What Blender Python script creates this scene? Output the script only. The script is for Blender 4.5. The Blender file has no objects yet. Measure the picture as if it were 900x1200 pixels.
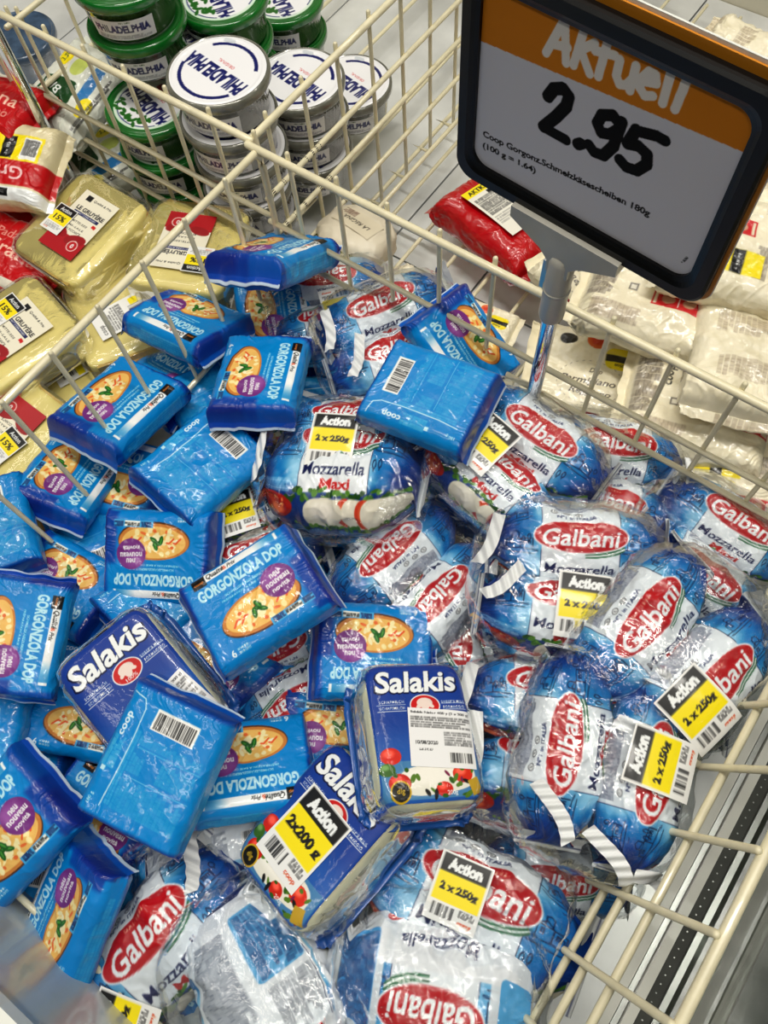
import bpy, math, random
import numpy as np
from mathutils import Vector, Matrix

# ---------------------------------------------------------------- camera, world, lights, exposure
SC = bpy.context.scene
COL = SC.collection
CAM_Z = 0.75
F_PX = 950.0
RC = np.array([[0.81386101, 0.57865448, -0.05281336],      # image right
               [0.51322168, -0.75848739, -0.40162219],     # image down
               [-0.27245875, 0.29975968, -0.91428134]])    # viewing direction
cam_d = bpy.data.cameras.new('camera')
cam_d.sensor_fit = 'HORIZONTAL'
cam_d.sensor_width = 36.0
cam_d.lens = 36.0 * F_PX / 900.0
cam_d.clip_start = 0.01
cam = bpy.data.objects.new('camera', cam_d)
COL.objects.link(cam)
M = Matrix.Identity(4)
for i in range(3):
    M[i][0] = RC[0, i]; M[i][1] = -RC[1, i]; M[i][2] = -RC[2, i]
M[2][3] = CAM_Z
cam.matrix_world = M
SC.camera = cam

SC.view_settings.view_transform = 'Standard'
SC.view_settings.look = 'None'
SC.view_settings.gamma = 1.0
SC.view_settings.exposure = -0.16
try:
    SC.view_settings.use_curve_mapping = False
except Exception:
    pass
SC.cycles.max_bounces = 7
SC.cycles.transparent_max_bounces = 12
SC.cycles.caustics_reflective = False
SC.cycles.caustics_refractive = False
SC.cycles.use_denoising = True

world = bpy.data.worlds.new('shop_air')
SC.world = world
world.use_nodes = True
world.node_tree.nodes['Background'].inputs[0].default_value = (1.0, 0.985, 0.95, 1)
world.node_tree.nodes['Background'].inputs[1].default_value = 0.03

def tube_light(x, y, z, sx, sy, power, rz=0.0, col=(1.0, 0.955, 0.86)):
    d = bpy.data.lights.new('ceiling_tube_light', 'AREA')
    d.shape = 'RECTANGLE'; d.size = sx; d.size_y = sy; d.energy = power; d.color = col
    o = bpy.data.objects.new('ceiling_tube_light', d)
    COL.objects.link(o); o.location = (x, y, z); o.rotation_euler = (0, 0, rz)
    return o
# rows of fluorescent tubes in the shop ceiling
for ty, pw in ((-0.9, 15), (0.35, 46), (1.7, 15)):
    tube_light(-0.2, ty, 2.35, 2.2, 0.13, pw)
tube_light(-1.7, 0.3, 2.2, 0.12, 2.2, 7)
tube_light(1.5, 0.4, 2.2, 0.12, 2.2, 6)

# ---------------------------------------------------------------- geometry of the view (used only to turn measured spots into places)
def ray(px, py):
    return RC.T @ np.array([(px - 450) / F_PX, (py - 600) / F_PX, 1.0])

def at(px, py, z):
    r = ray(px, py)
    t = (z - CAM_Z) / r[2]
    return Vector((r[0] * t, r[1] * t, z))

def frame(px, py, z, ang, nx, ny):
    """World matrix of something lying at height z with its x axis running in direction ang (degrees, clockwise)."""
    n = np.array([nx, ny, 0.0]); n[2] = math.sqrt(max(0.02, 1 - nx * nx - ny * ny)); n /= np.linalg.norm(n)
    a = math.radians(ang); e = np.array([math.cos(a), math.sin(a)])
    m = np.cross(ray(px, py), ray(px + 40 * e[0], py + 40 * e[1]))
    d = np.cross(n, m); d /= np.linalg.norm(d)
    c0 = RC @ ray(px, py); p = RC @ (ray(px, py) + d * 0.02)
    v = np.array([p[0] / p[2] - c0[0] / c0[2], p[1] / p[2] - c0[1] / c0[2]])
    if v @ e < 0: d = -d
    y = np.cross(n, d)
    T = at(px, py, z)
    return Matrix(((d[0], y[0], n[0], T.x), (d[1], y[1], n[1], T.y), (d[2], y[2], n[2], T.z), (0, 0, 0, 1)))

# ---------------------------------------------------------------- numpy noise
def _h(ix, iy, iz, seed):
    n = (ix * 374761393 + iy * 668265263 + iz * 2147483647 + seed * 1274126177) & 0xffffffff
    n = ((n ^ (n >> 13)) * 1274126177) & 0xffffffff
    n = (n ^ (n >> 16)) & 0xffff
    return n.astype(np.float64) / 32767.5 - 1.0

def vnoise(x, y, z=None, seed=0):
    x = np.asarray(x, float); y = np.asarray(y, float)
    z = np.zeros_like(x) if z is None else np.asarray(z, float)
    ix = np.floor(x).astype(np.int64); iy = np.floor(y).astype(np.int64); iz = np.floor(z).astype(np.int64)
    fx = x - ix; fy = y - iy; fz = z - iz
    fx = fx * fx * (3 - 2 * fx); fy = fy * fy * (3 - 2 * fy); fz = fz * fz * (3 - 2 * fz)
    r = 0
    for dx in (0, 1):
        for dy in (0, 1):
            for dz in (0, 1):
                w = (fx if dx else 1 - fx) * (fy if dy else 1 - fy) * (fz if dz else 1 - fz)
                r = r + w * _h(ix + dx, iy + dy, iz + dz, seed)
    return r

def fbm(x, y, z=None, seed=0, oct=3):
    r = 0; a = 1.0; f = 1.0
    for k in range(oct):
        r = r + a * vnoise(x * f, y * f, None if z is None else z * f, seed + 17 * k)
        a *= .5; f *= 2.03
    return r

def ridge(x, y, z=None, seed=0, oct=2):
    r = 0; a = 1.0; f = 1.0
    for k in range(oct):
        r = r + a * (1 - np.abs(vnoise(x * f, y * f, None if z is None else z * f, seed + 31 * k))) ** 4
        a *= .5; f *= 1.9
    return r

def sm(a, b, x):
    t = np.clip((x - a) / (b - a), 0, 1)
    return t * t * (3 - 2 * t)

# ---------------------------------------------------------------- print artwork, kept as arrays and put on the meshes as point colours
_GL = {}
def glyphs(s, bold=0.0, space=1.0):
    key = (s, bold, space)
    if key not in _GL:
        c = bpy.data.curves.new('text_outline', 'FONT')
        c.body = s; c.offset = bold; c.space_character = space; c.resolution_u = 3; c.size = 1.0
        o = bpy.data.objects.new('text_outline', c)
        COL.objects.link(o)
        me = bpy.data.meshes.new_from_object(o.evaluated_get(bpy.context.evaluated_depsgraph_get()))
        n = len(me.vertices); v = np.empty(n * 3); me.vertices.foreach_get('co', v); v = v.reshape(-1, 3)[:, :2]
        me.calc_loop_triangles()
        t = np.empty(len(me.loop_triangles) * 3, dtype=np.int32); me.loop_triangles.foreach_get('vertices', t)
        bpy.data.meshes.remove(me); bpy.data.objects.remove(o); bpy.data.curves.remove(c)
        lo = v.min(0); hi = v.max(0)
        _GL[key] = (v - (lo + hi) / 2, t.reshape(-1, 3), hi - lo)
    return _GL[key]

class Art:
    def __init__(s, w, h, res, bg):
        s.w, s.h, s.r = w, h, res
        s.nx, s.ny = int(w / res), int(h / res)
        xs = (np.arange(s.nx) + .5) * res - w / 2
        ys = h / 2 - (np.arange(s.ny) + .5) * res
        s.X, s.Y = np.meshgrid(xs, ys)
        s.im = np.empty((s.ny, s.nx, 3)); s.im[:] = bg
    def box(s, x0, y0, x1, y1):
        i0 = max(0, int((x0 + s.w / 2) / s.r) - 1); i1 = min(s.nx, int((x1 + s.w / 2) / s.r) + 2)
        j0 = max(0, int((s.h / 2 - y1) / s.r) - 1); j1 = min(s.ny, int((s.h / 2 - y0) / s.r) + 2)
        return slice(j0, j1), slice(i0, i1)
    def put(s, sl, m, col):
        m = np.clip(m, 0, 1)[..., None]
        s.im[sl] = s.im[sl] * (1 - m) + np.array(col) * m
    def blend(s, m, col):
        s.put((slice(None), slice(None)), m, col)
    def ell(s, cx, cy, a, b, col, rot=0, n=2.0, soft=None):
        R = max(a, b) * 1.5
        sl = s.box(cx - R, cy - R, cx + R, cy + R)
        X = s.X[sl] - cx; Y = s.Y[sl] - cy; t = math.radians(rot)
        u = X * math.cos(t) + Y * math.sin(t); v = -X * math.sin(t) + Y * math.cos(t)
        d = (np.abs(u / a) ** n + np.abs(v / b) ** n) ** (1 / n)
        w = (s.r / min(a, b)) if soft is None else soft
        s.put(sl, (1 - d) / w + .5, col)
    def rect(s, cx, cy, w, h, col, rot=0, rad=0.0):
        R = math.hypot(w, h) / 2 + 1
        sl = s.box(cx - R, cy - R, cx + R, cy + R)
        X = s.X[sl] - cx; Y = s.Y[sl] - cy; t = math.radians(rot)
        u = np.abs(X * math.cos(t) + Y * math.sin(t)) - w / 2 + rad
        v = np.abs(-X * math.sin(t) + Y * math.cos(t)) - h / 2 + rad
        d = np.where((u > 0) & (v > 0), np.hypot(u, v), np.maximum(u, v)) - rad
        s.put(sl, -d / s.r + .5, col)
    def line(s, pts, w, col):
        for (x0, y0), (x1, y1) in zip(pts[:-1], pts[1:]):
            sl = s.box(min(x0, x1) - w, min(y0, y1) - w, max(x0, x1) + w, max(y0, y1) + w)
            X = s.X[sl]; Y = s.Y[sl]; dx, dy = x1 - x0, y1 - y0; L = dx * dx + dy * dy + 1e-9
            t = np.clip(((X - x0) * dx + (Y - y0) * dy) / L, 0, 1)
            d = np.hypot(X - x0 - t * dx, Y - y0 - t * dy)
            s.put(sl, (w / 2 - d) / s.r + .5, col)
    def text(s, t, cx, cy, h, col, rot=0, w=None, shear=0, bold=0.01, space=1.0):
        v, tr, size = glyphs(t, bold, space)
        sy = h / size[1]; sx = (w / size[0]) if w else sy
        p = v * [sx, sy]; p = np.stack([p[:, 0] + shear * p[:, 1], p[:, 1]], 1)
        a = math.radians(rot); c, sn = math.cos(a), math.sin(a)
        p = np.stack([p[:, 0] * c - p[:, 1] * sn + cx, p[:, 0] * sn + p[:, 1] * c + cy], 1)
        lo = p.min(0) - s.r * 2; hi = p.max(0) + s.r * 2
        sl = s.box(lo[0], lo[1], hi[0], hi[1])
        # rasterise at double resolution
        ny = (sl[0].stop - sl[0].start) * 2; nx = (sl[1].stop - sl[1].start) * 2
        if nx <= 0 or ny <= 0: return
        m = np.zeros((ny, nx)); ox = -s.w / 2 + sl[1].start * s.r; oy = s.h / 2 - sl[0].start * s.r
        q = np.stack([(p[:, 0] - ox) / s.r * 2, (oy - p[:, 1]) / s.r * 2], 1)
        for a3 in q[tr]:
            i0 = max(0, int(a3[:, 0].min())); i1 = min(nx, int(a3[:, 0].max()) + 2)
            j0 = max(0, int(a3[:, 1].min())); j1 = min(ny, int(a3[:, 1].max()) + 2)
            if i1 <= i0 or j1 <= j0: continue
            (ax, ay), (bx, by), (cx_, cy_) = a3
            X = np.arange(i0, i1)[None, :] + .5; Y = np.arange(j0, j1)[:, None] + .5
            e0 = (bx - ax) * (Y - ay) - (by - ay) * (X - ax)
            e1 = (cx_ - bx) * (Y - by) - (cy_ - by) * (X - bx)
            e2 = (ax - cx_) * (Y - cy_) - (ay - cy_) * (X - cx_)
            k = ((e0 >= 0) & (e1 >= 0) & (e2 >= 0)) | ((e0 <= 0) & (e1 <= 0) & (e2 <= 0))
            m[j0:j1, i0:i1][k] = 1
        s.put(sl, m.reshape(ny // 2, 2, nx // 2, 2).mean((1, 3)), col)
    def micro(s, x0, y0, x1, y1, pitch, col, seed=0, alpha=.75, fill=.72):
        rnd = random.Random(seed); y = y1
        c = np.array(col)
        while y > y0:
            x = x0; end = x1 - (x1 - x0) * (rnd.random() * .3 if rnd.random() < .4 else 0)
            while x < end:
                w = rnd.uniform(.8, 3.2)
                sl = s.box(x, y - pitch * .25, min(x + w, end), y + pitch * .25)
                s.put(sl, np.full(s.X[sl].shape, alpha * rnd.uniform(.6, 1)), c)
                x += w + rnd.uniform(.4, 1.0) / fill
            y -= pitch
    def barcode(s, cx, cy, w, h, rot=0, seed=1, bg=(.93, .93, .92)):
        s.rect(cx, cy, w, h, bg, rot)
        rnd = random.Random(seed); t = math.radians(rot); x = -w / 2 + w * .07
        while x < w / 2 - w * .08:
            b = rnd.choice((.25, .25, .45, .6)) * w / 22
            s.rect(cx + (x + b / 2) * math.cos(t) - h * .06 * math.sin(t) * -1, cy + (x + b / 2) * math.sin(t) + h * .06 * math.cos(t), b, h * .76, (.06, .06, .07), rot)
            x += b + rnd.choice((.3, .45, .6)) * w / 22
    def sample(s, x, y):
        fx = np.clip((x + s.w / 2) / s.r - .5, 0, s.nx - 1.001); fy = np.clip((s.h / 2 - y) / s.r - .5, 0, s.ny - 1.001)
        ix = fx.astype(int); iy = fy.astype(int); tx = (fx - ix)[..., None]; ty = (fy - iy)[..., None]
        I = s.im
        return (I[iy, ix] * (1 - tx) + I[iy, ix + 1] * tx) * (1 - ty) + (I[iy + 1, ix] * (1 - tx) + I[iy + 1, ix + 1] * tx) * ty

WHITE = (.94, .95, .95); RED = (.74, .05, .10); NAVY = (.05, .10, .32); BLACK = (.04, .04, .05); YEL = (.97, .89, .04)

def art_gorgonzola():
    A = Art(104, 200, .3, (.0, .54, .82))
    X, Y = A.X, A.Y
    A.blend(.35 * sm(20, -60, Y) * (np.abs(Y) < 60), (.0, .50, .80))
    # darker blue ends and lower right field of the front
    dk = sm(40, 44, np.abs(X) + .06 * Y)
    A.blend(dk * .7, (.05, .24, .62))
    A.blend(.75 * sm(9, 4, Y) * sm(-38, -36, Y) * sm(31, 36, X), (.05, .2, .58))
    A.blend(.6 * sm(41, 43, X) * sm(2, 8, -Y) * (Y > -44), (.10, .14, .50)); A.blend(.6 * sm(41, 43, -X) * sm(2, 8, Y), (.10, .14, .50))
    # front print: stripe with black square
    A.rect(2, 30.5, 66, 6.6, WHITE)
    A.blend(((np.abs(Y - 30.5) < 3.2) & (X > 16) & (X < 33)) * .75 * sm(14, 32, X), (.0, .50, .78))
    A.rect(-29.5, 29.8, 10.4, 8.6, BLACK); A.text('coop', -29.5, 28.6, 2.2, (.86, .52, .2), w=7.4, bold=.03)
    A.text('Qualité', -16, 30.4, 5.0, BLACK, w=14, shear=.25, bold=.02)
    A.text('&', -8, 30.1, 3.3, (.85, .3, .12)); A.text('Prix', -2.4, 30.1, 3.6, BLACK, w=6.6, shear=.25)
    A.text('GORGONZOLA DOP', 0, 18.8, 9.6, (.74, .90, .95), w=69, bold=.045)
    A.text('SCHMELZKÄSEZUBEREITUNG', 2, 10.4, 2.2, (.68, .88, .95), w=38, bold=.03)
    A.text('PRÉPARATION À BASE DE FROMAGE', 2, 6.9, 2.0, (.68, .88, .95), w=46, bold=.03)
    # pizza
    cx, cy = 1, -12.5
    A.ell(cx, cy - .8, 31, 15.6, (.35, .2, .1)); A.ell(cx, cy, 30.4, 15, (.80, .52, .25)); A.ell(cx, cy + .4, 27.5, 13, (.93, .75, .42))
    rnd = random.Random(5)
    for k in range(70):
        r = math.sqrt(rnd.random()) * .86; t = rnd.random() * 6.28
        A.ell(cx + r * 27 * math.cos(t), cy + r * 12.5 * math.sin(t), rnd.uniform(1, 3.4), rnd.uniform(.8, 2), rnd.choice([(.90, .45, .22), (.97, .93, .74), (.96, .90, .66), (.97, .92, .7), (.98, .95, .82), (.92, .72, .4), (.96, .9, .7)]), rnd.uniform(0, 180))
    for k, (dx, dy, r) in enumerate(((0, 1.5, 20), (3, -1, -40), (-3, -1, 75), (1.5, 3.2, 110))):
        A.ell(cx - 3 + dx, cy + dy, 4.2, 1.9, (.10, .38, .12), r); A.ell(cx - 3 + dx, cy + dy + .3, 3.0, .7, (.3, .6, .22), r)
    for x0 in (-22, -16, 12, 20): A.line([(x0, cy - 3), (x0 + 4, cy + 1), (x0 + 6, cy + .5)], 1.5, (.90, .38, .18))
    # purple disc
    A.ell(20, -2, 12.6, 12.6, (.48, .20, .52)); A.ell(17, 2.5, 8, 7, (.60, .34, .64), soft=.9)
    for t, yy, ww in (('neu', 3.4, 8), ('nouveau', -1.6, 19), ('novità', -6.8, 14)):
        A.text(t, 20, yy, 3.6, WHITE, w=ww, rot=4, bold=.025)
    # nutrition table
    A.rect(19, -26.5, 34, 5.8, (.28, .66, .86)); A.rect(20, -26.5, 13, 4.4, (.92, .93, .9)); A.micro(14, -28.2, 26, -25.2, 1.5, BLACK, 3)
    A.micro(4, -28.6, 12, -24.6, 1.5, NAVY, 4); A.micro(28, -28.6, 35, -24.6, 1.5, NAVY, 6)
    A.text('6', -31, -31, 5.2, WHITE, bold=.02); A.text('SCHEIBEN', -23, -30, 1.8, WHITE, w=9); A.text('TRANCHES', -23, -32.6, 1.8, WHITE, w=9)
    # sides: rows of tiny print
    A.micro(-34, 41, 34, 56, 2.3, (.45, .78, .92), 7, .55); A.micro(-30, -56, 30, -43, 2.6, (.45, .78, .92), 8, .4)
    # back print (around Y=+-96)
    for s0 in (1, -1):
        yb = s0 * 96
    return A

def art_gorgonzola_back():
    A = Art(104, 200, .3, (.0, .54, .82))
    X, Y = A.X, A.Y
    A.blend(.85 * sm(41, 45, np.abs(X)), (.04, .22, .58))
    A.line([(-36, 22), (-20, 20.5), (10, 20), (30, 21), (36, 24), (38, 34)], .8, (.8, .92, .96))
    A.text('coop', 17, 29, 5.4, (.9, .95, .97), w=16, bold=.03); A.text('180 g', -34, 30, 3.4, (.75, .9, .95))
    A.rect(-14, 30.6, 3.2, 3.2, (.75, .9, .95)); A.micro(-12, 24, 8, 33, 2, (.55, .83, .94), 11, .5)
    A.barcode(25, 2, 15, 30, 0, 5) if False else None
    A.rect(27, -4, 14, 33, (.93, .93, .92))
    rnd = random.Random(9); y = -18.5
    while y < 10.5:
        b = rnd.choice((.4, .4, .7, 1.0)); A.rect(26.5, y + b / 2, 11, b, (.05, .05, .06)); y += b + rnd.choice((.4, .6, .9))
    for k in range(4):
        A.micro(-34, -33 + 0 * k, -14, 14, 2.5, (.45, .76, .90), 20 + k, .38) if k == 0 else None
    A.micro(-9, -33, 4, -8, 2.5, (.45, .76, .90), 31, .38); A.micro(-9, 4, 3, 14, 2.5, (.45, .76, .90), 31, .38); A.micro(9, -33, 14, 14, 2.5, (.45, .76, .90), 33, .35)
    A.micro(-33, 15.5, 16, 19, 2, (.55, .83, .94), 34, .4)
    A.line([(-12.4, -33), (-12.4, 14)], .35, (.6, .85, .95)); A.line([(7, -33), (7, 14)], .35, (.6, .85, .95))
    A.micro(-34, 41, 34, 56, 2.3, (.4, .75, .9), 7, .5); A.micro(-34, -56, 34, -41, 2.3, (.4, .75, .9), 8, .5)
    return A

def sketch_house(A, x, y, s, col, k=1):
    def L(*p): A.line([(x + a * s * k, y + b * s) for a, b in p], .75, col)
    L((0, 0), (0, 6), (4, 8.5), (8, 6), (8, 0)); L((8, 6), (15, 6.6), (15, 0)); L((0, 6), (8, 6)); L((3, 6), (3, 11), (5, 12.3), (7, 11), (7, 6.6))
    L((2, 2), (2, 4.3), (3.3, 4.3), (3.3, 2)); L((10, 2.4), (10, 4.4), (11.3, 4.4), (11.3, 2.4)); L((12.4, 2.4), (12.4, 4.4), (13.7, 4.4), (13.7, 2.4))
    L((-5, 0), (3, -1), (9, -.5), (18, -1.6)); L((-3, -2.6), (6, -3.4), (16, -3.6))

def sketch_tree(A, x, y, s, col):
    t = np.linspace(0, 2 * math.pi, 14)
    A.line([(x + 1.2 * s * math.cos(a), y + 3.2 * s * math.sin(a)) for a in t], .7, col); A.line([(x, y - 3.2 * s), (x, y - 5 * s)], .7, col)

def oval_logo(A, cx, cy, a=34, b=13.2):
    # green-white-red swoosh under the oval
    for w, c, dy in ((1.6, (.06, .38, .2), -.6), (1.2, WHITE, -1.9), (1.1, (.06, .38, .2), -2.9)):
        A.line([(cx + x, cy - b * math.sqrt(max(0, 1 - (x / (a * 1.03)) ** 2)) - .6 + dy - max(0, x) * .05) for x in np.linspace(4, a * .93, 14)], w, c)
    A.ell(cx, cy, a + 1.1, b + 1.1, WHITE, n=2.3); A.ell(cx, cy, a, b, RED, n=2.3)
    A.text('Galbani', cx, cy - 1.6, 14.5, WHITE, w=a * 1.66, shear=.12, bold=.02)
    A.text('DAL 1882-', cx + 2, cy + b * .70, 2.7, (.95, .85, .7), w=19, space=1.3)

def art_mozzarella(white=False):
    A = Art(156, 212, .4, (.22, .56, .80))
    X, Y = A.X, A.Y
    q = np.abs(X) + 7 * fbm(X / 24, Y / 18, None, 19) + .12 * np.abs(Y - 15)
    A.im[:] = (.60, .81, .92)
    A.blend(sm(26, 42, q), (.05, .47, .74)); A.blend(sm(43, 58, q) * .95, (.02, .22, .53)); A.blend(sm(58, 70, q) * .8, (.02, .09, .32))
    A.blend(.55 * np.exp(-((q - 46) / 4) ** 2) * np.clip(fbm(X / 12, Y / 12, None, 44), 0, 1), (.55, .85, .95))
    A.blend(.9 * sm(-22, -34, Y) * (Y > -66), (.03, .15, .42))
    # white panel running around the bag, slanted
    pan = ((X > -27 + .0 * Y) & (X < 29) & (Y > -30) & (Y < 74))
    A.blend(pan * .95, (.93, .94, .95))
    for xx in (-27, 29): A.line([(xx, -30), (xx, 0)], .5, NAVY); A.line([(xx, 24), (xx, 74)], .5, NAVY)
    A.text('Mozzarella', 1, -14, 8.4, NAVY, w=50, shear=.1, bold=.015); A.text('Maxi', 3, -24, 7.6, (.78, .1, .1), w=24, bold=.03, shear=.1)
    A.text('N°1 in ITALIA', -2, 31, 3.8, NAVY, w=28, bold=.02); 
    for k, xx in enumerate((-18, -9, 0)): A.ell(xx, 37, 2.6, 2.6, (.3, .3, .32)); A.ell(xx, 37, 2.0, 2.0, WHITE); A.text('%', xx, 37, 2.4, (.3, .3, .32))
    A.micro(-24, 42, 26, 72, 2.4, (.4, .42, .5), 3, .6)
    for x, y, s, k in ((-52, 1, 1.25, 1), (34, 3, 1.15, 1), (-54, 30, 1.1, 1), (34, 32, 1.1, 1), (-54, 60, 1.1, 1), (34, 62, 1.1, 1)):
        sketch_house(A, x, y, s, (.02, .08, .26), k)
    for x, y in ((-40, 8), (-36, 10), (54, 12), (-38, 44), (57, 42), (32, -10), (36, -9)): sketch_tree(A, x, y, .95, (.02, .08, .26))
    for x, y in ((-45, 22), (46, 24), (52, 28), (-52, 26)): A.line([(x - 2, y + 1), (x - .8, y), (x, y + .8), (x + 1, y), (x + 2, y + 1.2)], .45, NAVY)
    oval_logo(A, 1, 12.5, 33, 13)
    # food picture
    rnd = random.Random(3)
    for x in np.linspace(-62, 58, 42): A.ell(x, -31 + rnd.uniform(-3, 3) - (6 if x < -30 else 0), rnd.uniform(1.5, 4), rnd.uniform(1, 2.4), rnd.choice([(.22, .42, .1), (.35, .55, .18), (.12, .3, .08)]), rnd.uniform(0, 180))
    A.ell(-48, -42, 17, 10.5, (.62, .10, .05)); A.ell(-52, -39, 9, 5, (.82, .25, .12), soft=.6); A.ell(-44, -45, 6, 3.6, (.9, .45, .25), soft=.6)
    for k in range(14): A.ell(-50 + rnd.uniform(-12, 12), -42 + rnd.uniform(-7, 7), 1.6, .8, rnd.choice([(.9, .5, .3), (.95, .75, .5), (.5, .06, .04)]), rnd.uniform(0, 180))
    A.rect(20, -44.5, 82, 21, (.86, .84, .77), 0, 9); A.blend(.3 * np.clip(fbm(X / 12, Y / 7, None, 21), 0, 1) * (np.abs(Y + 44.5) < 10) * (X > -20) * (X < 60), (.66, .63, .55))
    for xx in (12, 27):
        A.ell(xx, -44, 7.5, 10.4, (.80, .26, .14)); A.ell(xx + 1, -44, 5, 7.5, (.90, .48, .3), soft=.5); A.ell(xx + 1.4, -43, 1.5, 5, (.95, .8, .6)); A.ell(xx + 5, -44.2, 8, 10.4, (.89, .87, .8))
    A.ell(-4, -44, 14, 10.6, (.84, .82, .75)); A.ell(-6, -43, 10, 7.5, (.9, .88, .83), soft=.6)
    for x in np.linspace(-30, 56, 26): A.ell(x, -56 + rnd.uniform(-1.5, 1.5), rnd.uniform(1.5, 3.6), rnd.uniform(1, 2), rnd.choice([(.22, .42, .1), (.4, .58, .2), (.12, .3, .08)]), rnd.uniform(0, 180))
    A.micro(-62, -66, 62, -60, 2.2, (.6, .8, .9), 5, .5); A.micro(-66, -30, -34, -22, 1.9, (.7, .85, .95), 6, .5)
    # back: white with text panels
    A.blend(((Y < -68) | (Y > 78)) * (np.abs(X) < 60) * .96, (.91, .92, .93))
    for sg in (1,):
        A.rect(-28, -86, 46, 30, (.36, .66, .84), 0, 3); A.micro(-49, -100, -7, -73, 3.0, NAVY, 12, .42)
        A.micro(0, -100, 30, -73, 3.0, (.35, .37, .42), 14, .4); A.text('Mozzarella', 44, -86, 6.4, NAVY, w=38, rot=-90, shear=.1); A.text('Maxi', 36, -84, 5, (.78, .1, .1), rot=-90)
        A.micro(-46, 82, 10, 104, 2.6, (.3, .33, .4), 15, .45); A.barcode(36, 94, 26, 14, 0, 4)
        A.line([(-56, -70), (58, -70)], .6, NAVY)
    if white:
        A.blend(((Y < -6 + .0 * X) & (Y > -66) & (np.hypot(X / 35, (Y - 12.5) / 15) > 1)) * .97, (.90, .91, .92)); A.blend((np.abs(X) > 34) * (np.abs(Y) < 80) * .93, (.90, .91, .92))
        A.rect(52, 4, 26, 56, (.30, .62, .84), 0, 4); A.micro(40, -22, 64, 30, 2.5, NAVY, 71, .5)
        A.text('Mozzarella', 1, -20, 8.4, NAVY, w=50, shear=.1); A.rect(-14, -30, 4, 6, BLACK); A.ell(30, -34, 7, 3, RED, 20); A.ell(-30, -44, 8, 4, RED, 10)
        A.rect(-50, 10, 20, 40, (.35, .66, .85), 0, 3)
    # white sealed ends
    A.blend(sm(63.5, 65, np.abs(X)), (.86, .87, .87))
    A.blend((np.abs(np.abs(X) - 69.5) < .4) * .8, NAVY)
    return A

def art_salakis():
    A = Art(96, 190, .3, (.74, .72, .56))            # long axis of the print = Y here
    X, Y = A.X, A.Y
    return A

def face_salakis():
    A = Art(80, 108, .25, (.10, .27, .60))
    X, Y = A.X, A.Y
    A.blend(.7 * sm(-10, 50, Y), (.11, .25, .60)); A.blend(.5 * sm(10, -20, Y), (.20, .48, .78))
    A.text('Salakis', 0, 38, 20, (.02, .06, .25), w=70, bold=.05, shear=.15); A.text('Salakis', 0, 38.6, 18.5, WHITE, w=67, bold=.03, shear=.15)
    A.ell(4, 18.5, 12.5, 9, WHITE); A.ell(4, 18.5, 11.6, 8.2, (.80, .1, .1)); A.ell(4, 20.5, 6.5, 4.2, (.93, .86, .82)); A.ell(-1, 18, 2.6, 1.5, (.93, .86, .82), 30); A.ell(9, 18, 2.6, 1.5, (.93, .86, .82), -30); A.ell(4, 17.2, 3, 3.4, (.93, .86, .82))
    A.text('100%', 4, 13, 2.8, WHITE, w=10)
    A.text('SCHAFMILCH', -23, 22, 2.2, WHITE, w=20, space=1.2); A.text('SCHAFSMILCH', -23, 17, 2.2, WHITE, w=20, space=1.2)
    A.text("SHEEP'S MILK", 28, 21, 2.2, WHITE, w=20, space=1.2); A.text('FORMAGGIO', 28, 16.5, 2.2, WHITE, w=18, space=1.2)
    for y in (19.6, 14.6): A.line([(-35, y), (-12, y)], .35, WHITE); A.line([(18, y), (38, y)], .35, WHITE)
    rnd = random.Random(8)
    A.rect(0, -38, 78, 28, (.30, .52, .70)); A.ell(4, -38, 30, 11, (.90, .89, .84), 4, 3); A.ell(0, -35, 25, 7, (.95, .94, .9), 4, soft=.5)
    for x, y, r, c in ((-30, -20, 8, (.82, .16, .08)), (-26, -40, 8.5, (.78, .12, .06)), (24, -36, 8, (.85, .2, .1)), (8, -46, 6.5, (.8, .15, .08)), (-34, -30, 6, (.25, .42, .14))):
        A.ell(x, y, r, r * .8, c); A.ell(x - 1.5, y + 2, r * .5, r * .35, tuple(min(1, q + .25) for q in c), soft=.8)
    for k in range(26): A.ell(rnd.uniform(-36, 36), rnd.uniform(-51, -30), rnd.uniform(1.5, 4), rnd.uniform(1, 2), rnd.choice([(.2, .38, .1), (.35, .5, .15), (.08, .07, .08), (.5, .12, .3)]), rnd.uniform(0, 180))
    A.ell(-26, -46, 8, 8, (.80, .66, .15)); A.ell(-26, -46, 6.7, 6.7, (.10, .09, .05)); A.text('dlg', -26, -46, 5, (.85, .72, .2)); 
    A.rect(33, -45, 9, 11, (.75, .62, .2), 20); A.text('200g', 14, -49, 4, WHITE)
    return A

def art_sticker(weight='2 x 250g'):
    A = Art(38, 46, .18, (.93, .93, .92))
    A.rect(0, 15.8, 34.5, 12, BLACK); A.text('Action', 0, 15.8, 8.2, WHITE, w=25, bold=.06)
    A.rect(0, .2, 34.5, 19.2, YEL); A.text(weight, 0, -.2, 7.2 if '250' in weight else 8.2, BLACK, w=28 if '250' in weight else 31, bold=.055)
    A.barcode(-7, -15.8, 18, 10.5, 0, 7); A.micro(5, -16, 16, -11, 1.7, (.3, .3, .3), 3); A.text('coop', 10.6, -19, 3, (.85, .3, .08), w=10, bold=.03)
    return A

def art_percent():
    A = Art(26, 34, .18, (.93, .93, .92))
    A.rect(0, 11.8, 24, 8, BLACK); A.text('Action', 0, 11.8, 4.6, WHITE, w=15, bold=.02)
    A.rect(0, 1, 24, 13, YEL); A.text('15%', 0, 1, 6.6, BLACK, w=15, bold=.03)
    A.micro(-10, -14, 10, -7.5, 1.8, (.55, .55, .55), 3, .6); A.text('coop', -7, -14.6, 2, (.85, .3, .08), w=6)
    return A

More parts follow.
